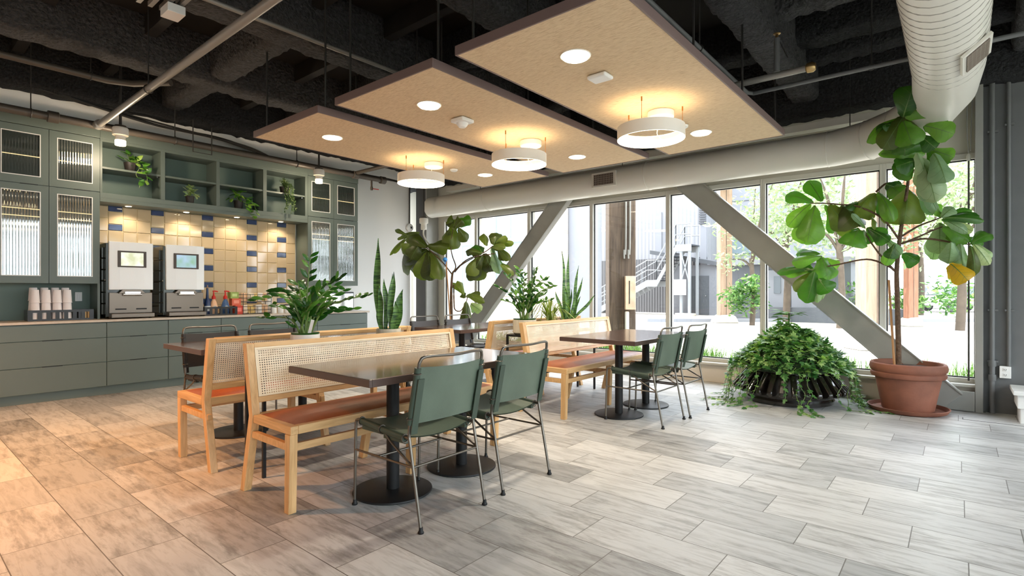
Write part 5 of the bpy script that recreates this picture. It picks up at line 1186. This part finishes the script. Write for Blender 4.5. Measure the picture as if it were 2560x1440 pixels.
# stairs
A = at(1478, 790, 25.5); 
t = thing('outdoor_stair', 'white steel outdoor staircase climbing the grey building', 'staircase', (A.x, 25.5, 0))
def sx(px): return at(px, 700, 25.5).x-A.x
def sz(px, py): return at(px, py, 25.5).z
LX0, LX1, LX2, LX3, LX4 = sx(1478), sx(1618), sx(1642), sx(1690), sx(1728); Z1 = sz(1618, 700); Z2 = sz(1690, 612)
run = [(LX0, .05), (LX1, Z1), (LX2, Z1), (LX3, Z2), (LX4, Z2)]
for y, nme in ((0, 'stringer'), (1.1, 'stringer')):
    MB().prism([(x, z) for x, z in run]+[(x, z-.34) for x, z in reversed(run)], 'y', y-.03, y+.03).build(nme, M_stair, t)
tr_ = MB()
for (xa, za), (xb, zb), n in (((LX0, .05), (LX1, Z1), 12), ((LX2, Z1), (LX3, Z2), 11)):
    for i in range(n): q = (i+.5)/n; x = xa+(xb-xa)*q; z = za+(zb-za)*q; tr_.box(x-.14, x+.14, .03, 1.07, z-.03, z)
tr_.box(LX1, LX2, .03, 1.07, Z1-.05, Z1).box(LX3, LX4, .03, 1.07, Z2-.06, Z2).build('treads', M_tread, t)
for y in (0, 1.1):
    r = MB()
    for dz in (.5, 1.0): r.tube([(x, y, z+dz) for x, z in run], .032, 6)
    for (xa, za), (xb, zb) in zip(run, run[1:]):
        n = max(1, int((xb-xa)/.75))
        for i in range(n+1): q = i/n; x = xa+(xb-xa)*q; z = za+(zb-za)*q; r.tube([(x, y, z), (x, y, z+1.0)], .028, 6)
    r.build('railing', M_stair, t)
for x in (LX3+.25, LX4-.1):
    for y in (.05, 1.05): MB().box(x-.06, x+.06, y-.06, y+.06, 0, Z2-.06).build('leg', M_stair, t)
xb_ = (LX3+LX4)/2+.1
MB().tube([(LX3+.25, 0, .6+1.0), (LX4-.1, 0, Z2-.4)], .03, 6).tube([(LX4-.1, 0, 1.6), (LX3+.25, 0, Z2-.4)], .03, 6).build('cross_brace', M_stair, t)
MB().box(LX3-.10, LX3+.55, -.14, -.10, 1.0, 1.75).build('notice_board', M_plastic, t)
for x in (LX3+.25, LX4-.1): MB().lathe([(.30, -.02), (.30, .10), (.0, .12)], 16, (x, .05, 0)).build('footing', M_ground, t, smooth=40)
# pale brick building at the other end
t = thing('brick_building', 'pale sunlit brick building outside behind the smaller fig', 'building', (-20.0, 17.0, 0))
MB().box(-14, 8.2, 0, .6, -.1, 9).build('walls', M_brick, t)
for x in (-6.2, -3.4, -.6, 2.2, 5.0):
    w_ = MB().box(x, x+1.5, -.06, 0, 1.1, 5.6).build('window', M_winb, t)
    g = MB(); g.box(x-.12, x, -.12, .02, 1.0, 5.7).box(x+1.5, x+1.62, -.12, .02, 1.0, 5.7).box(x, x+1.5, -.12, .02, 3.2, 3.35).box(x, x+1.5, -.12, .02, 1.0, 1.1).box(x, x+1.5, -.12, .02, 5.6, 5.7).box(x+.70, x+.80, -.1, .0, 1.1, 5.6)
    g.build('window_frame', M_plastic, w_)
t = thing('grey_silo', 'rounded grey metal silo between the brick and metal buildings', 'silo', tuple(dep(1445, 22.0)))
MB().lathe([(.95, -.1), (.95, 9), (0, 9.5)], 40).build('shell', M_sid, t, smooth=40)
# trees, bushes
def tree(label, px, depth, h, cr, n, ls, seed, mat, trunk=True, cz=.62, name='tree', cat='tree', sx_=1.0, pos=None):
    rr = random.Random(seed); p = pos if pos else dep(px, depth); t = thing(name, label, cat, tuple(p))
    f = MB(); bl = [(Vector((rr.uniform(-.7, .7)*cr*sx_, rr.uniform(-.6, .6)*cr, h*cz+rr.uniform(-.55, .75)*(h*(1-cz)))), rr.uniform(.35, .6)*cr) for k in range(9)]
    for k in range(n):
        c, r = rr.choice(bl); d = Vector((rr.gauss(0, 1), rr.gauss(0, 1), rr.gauss(0, .8))).normalized()*r*rr.random()**.4
        q = c+d; a = Vector((rr.gauss(0, 1), rr.gauss(0, 1), rr.gauss(-.2, .6))).normalized(); f.leaf(q, q+a*ls*rr.uniform(.7, 1.3), ls*.5, (rr.gauss(0, 1), rr.gauss(0, 1), 1), n=2, curl=.2, bend=.05)
    f.build('foliage', mat, t)
    if trunk:
        st = MB(); st.tube(spline([(0, 0, -.05), (.05, 0, h*.2), (-.05, .05, h*.42)], 4), [.10*h/6]*4+[.085*h/6]*4+[.07*h/6], 8)
        for c, r in bl[:6]: st.tube(spline([(-.03, .04, h*.36), (c.x*.4, c.y*.4, (h*.4+c.z)/2), tuple(c)], 4), [.04*h/6]*5+[.02*h/6]*4, 6)
        st.build('trunk', M_trunk, t, smooth=60)
    return t
tree('light green tree with a pale trunk behind the split timber post', 2100, 17.5, 6.8, 2.5, 2600, .19, 51, M_tree)
tree('light green tree between the shed and the leaning brace', 1965, 21.0, 8.0, 2.7, 2300, .21, 52, M_tree)
tree('light green tree behind the last window beside the pier', 2400, 16.5, 7.4, 2.4, 2300, .19, 53, M_tree)
tree('tall pale tree behind the slim red brown post', 2300, 27.0, 9.5, 3.6, 2200, .28, 54, M_tree)
tree('small leafy tree in front of the annex windows', 1880, 19.0, 5.6, 1.2, 1100, .15, 57, M_tree)
tree('flowering green bush beside the reddish lit post', 1868, 18.5, 1.9, .75, 900, .16, 55, M_bush, False, .5, 'bush', 'bush')
tree('low green bush behind the diagonal brace', 2130, 21, 1.7, .95, 700, .18, 56, M_bush, False, .5, 'bush', 'bush')
tree('low green hedge bush at the parked cars', 2330, 25, 1.6, 1.7, 700, .24, 58, M_bush, False, .5, 'bush', 'bush')
# trees of the courtyard opposite the kitchen, seen only in reflections
for k, (x, y) in enumerate(((6.2, -4.5), (6.6, -1.2), (6.3, 2.4), (6.4, 6.2))):
    tree('courtyard tree mirrored in the cabinet glass, %s along the row' % nm[k], 0, 0, 3.9, 1.5, 800, .26, 60+k, M_bush, True, .5, pos=Vector((x, y, 0)))
def car(label, px, depth, rz, col):
    t = thing('parked_car', label, 'car', tuple(dep(px, depth)), rz, group='cars parked outside')
    MB().prism([(-2.1, .35), (-2.1, .8), (-1.95, .92), (-1.1, .98), (1.35, .98), (2.05, .80), (2.12, .40)], 'y', -.86, .86).build('body', col, t, bevel=.06, seg=3)
    MB().prism([(-1.6, .96), (-1.25, 1.42), (.35, 1.46), (1.15, .96)], 'y', -.76, .76).build('cabin', M_carw, t, bevel=.05, seg=3)
    MB().prism([(-1.28, 1.40), (-1.2, 1.46), (.3, 1.50), (.42, 1.42)], 'y', -.74, .74).build('roof', col, t, bevel=.03)
    for x in (-1.3, 1.3):
        for y in (-.80, .80):
            w_ = MB().lathe([(.0, -.1), (.30, -.1), (.33, -.06), (.33, .06), (.30, .1), (0, .1)], 22).build('wheel', M_tyre, t, smooth=40, loc=(x, y, .33), rot=(PI/2, 0, 0))
            MB().lathe([(.18, -.11), (.19, .11)], 16).build('hub', M_sid, w_)
car('pale parked car farther behind the slim red brown post', 2305, 37, YAW+.2, M_car)
car('pale parked car with visible wheels beyond the last window', 2400, 31, YAW+.1, M_car)
struct('kerb', MB().box(-12, 14, 0, .25, -.05, .10), M_sid, loc=tuple(dep(2390, 21)), rot=(0, 0, YAW))
# ================================================================== LIGHT, WORLD, CAMERA
W = bpy.data.worlds.new('world'); S.world = W; W.use_nodes = True
bg = W.node_tree.nodes['Background']; bg.inputs[0].default_value = (.84, .92, 1.0, 1); bg.inputs[1].default_value = 4.6
sun = bpy.data.lights.new('sun', 'SUN'); sun.energy = 4.0; sun.angle = math.radians(1.0); sun.color = (1, .95, .88)
so = bpy.data.objects.new('sun', sun); COL.objects.link(so); so.rotation_euler = Vector((.75, .22, -.95)).to_track_quat('-Z', 'Y').to_euler()
cam = bpy.data.cameras.new('camera'); co = bpy.data.objects.new('camera', cam); COL.objects.link(co)
cam.sensor_width = 36.0; cam.lens = FPX/2560*36.0; cam.shift_y = (CYP-720)/2560; cam.clip_end = 300; cam.clip_start = .05
co.location = (0, 0, CH); co.rotation_euler = (PI/2, 0, YAW); S.camera = co
S.view_settings.view_transform = 'Standard'; S.view_settings.look = 'None'; S.view_settings.exposure = 0.75; S.view_settings.gamma = 1.0; S.view_settings.use_curve_mapping = False
c = S.cycles
c.use_denoising = True; c.max_bounces = 8; c.diffuse_bounces = 4; c.glossy_bounces = 4; c.transmission_bounces = 6; c.transparent_max_bounces = 16
c.sample_clamp_indirect = 6.0; c.sample_clamp_direct = 0.0; c.caustics_reflective = False; c.caustics_refractive = False
c.use_adaptive_sampling = True; c.adaptive_threshold = .02
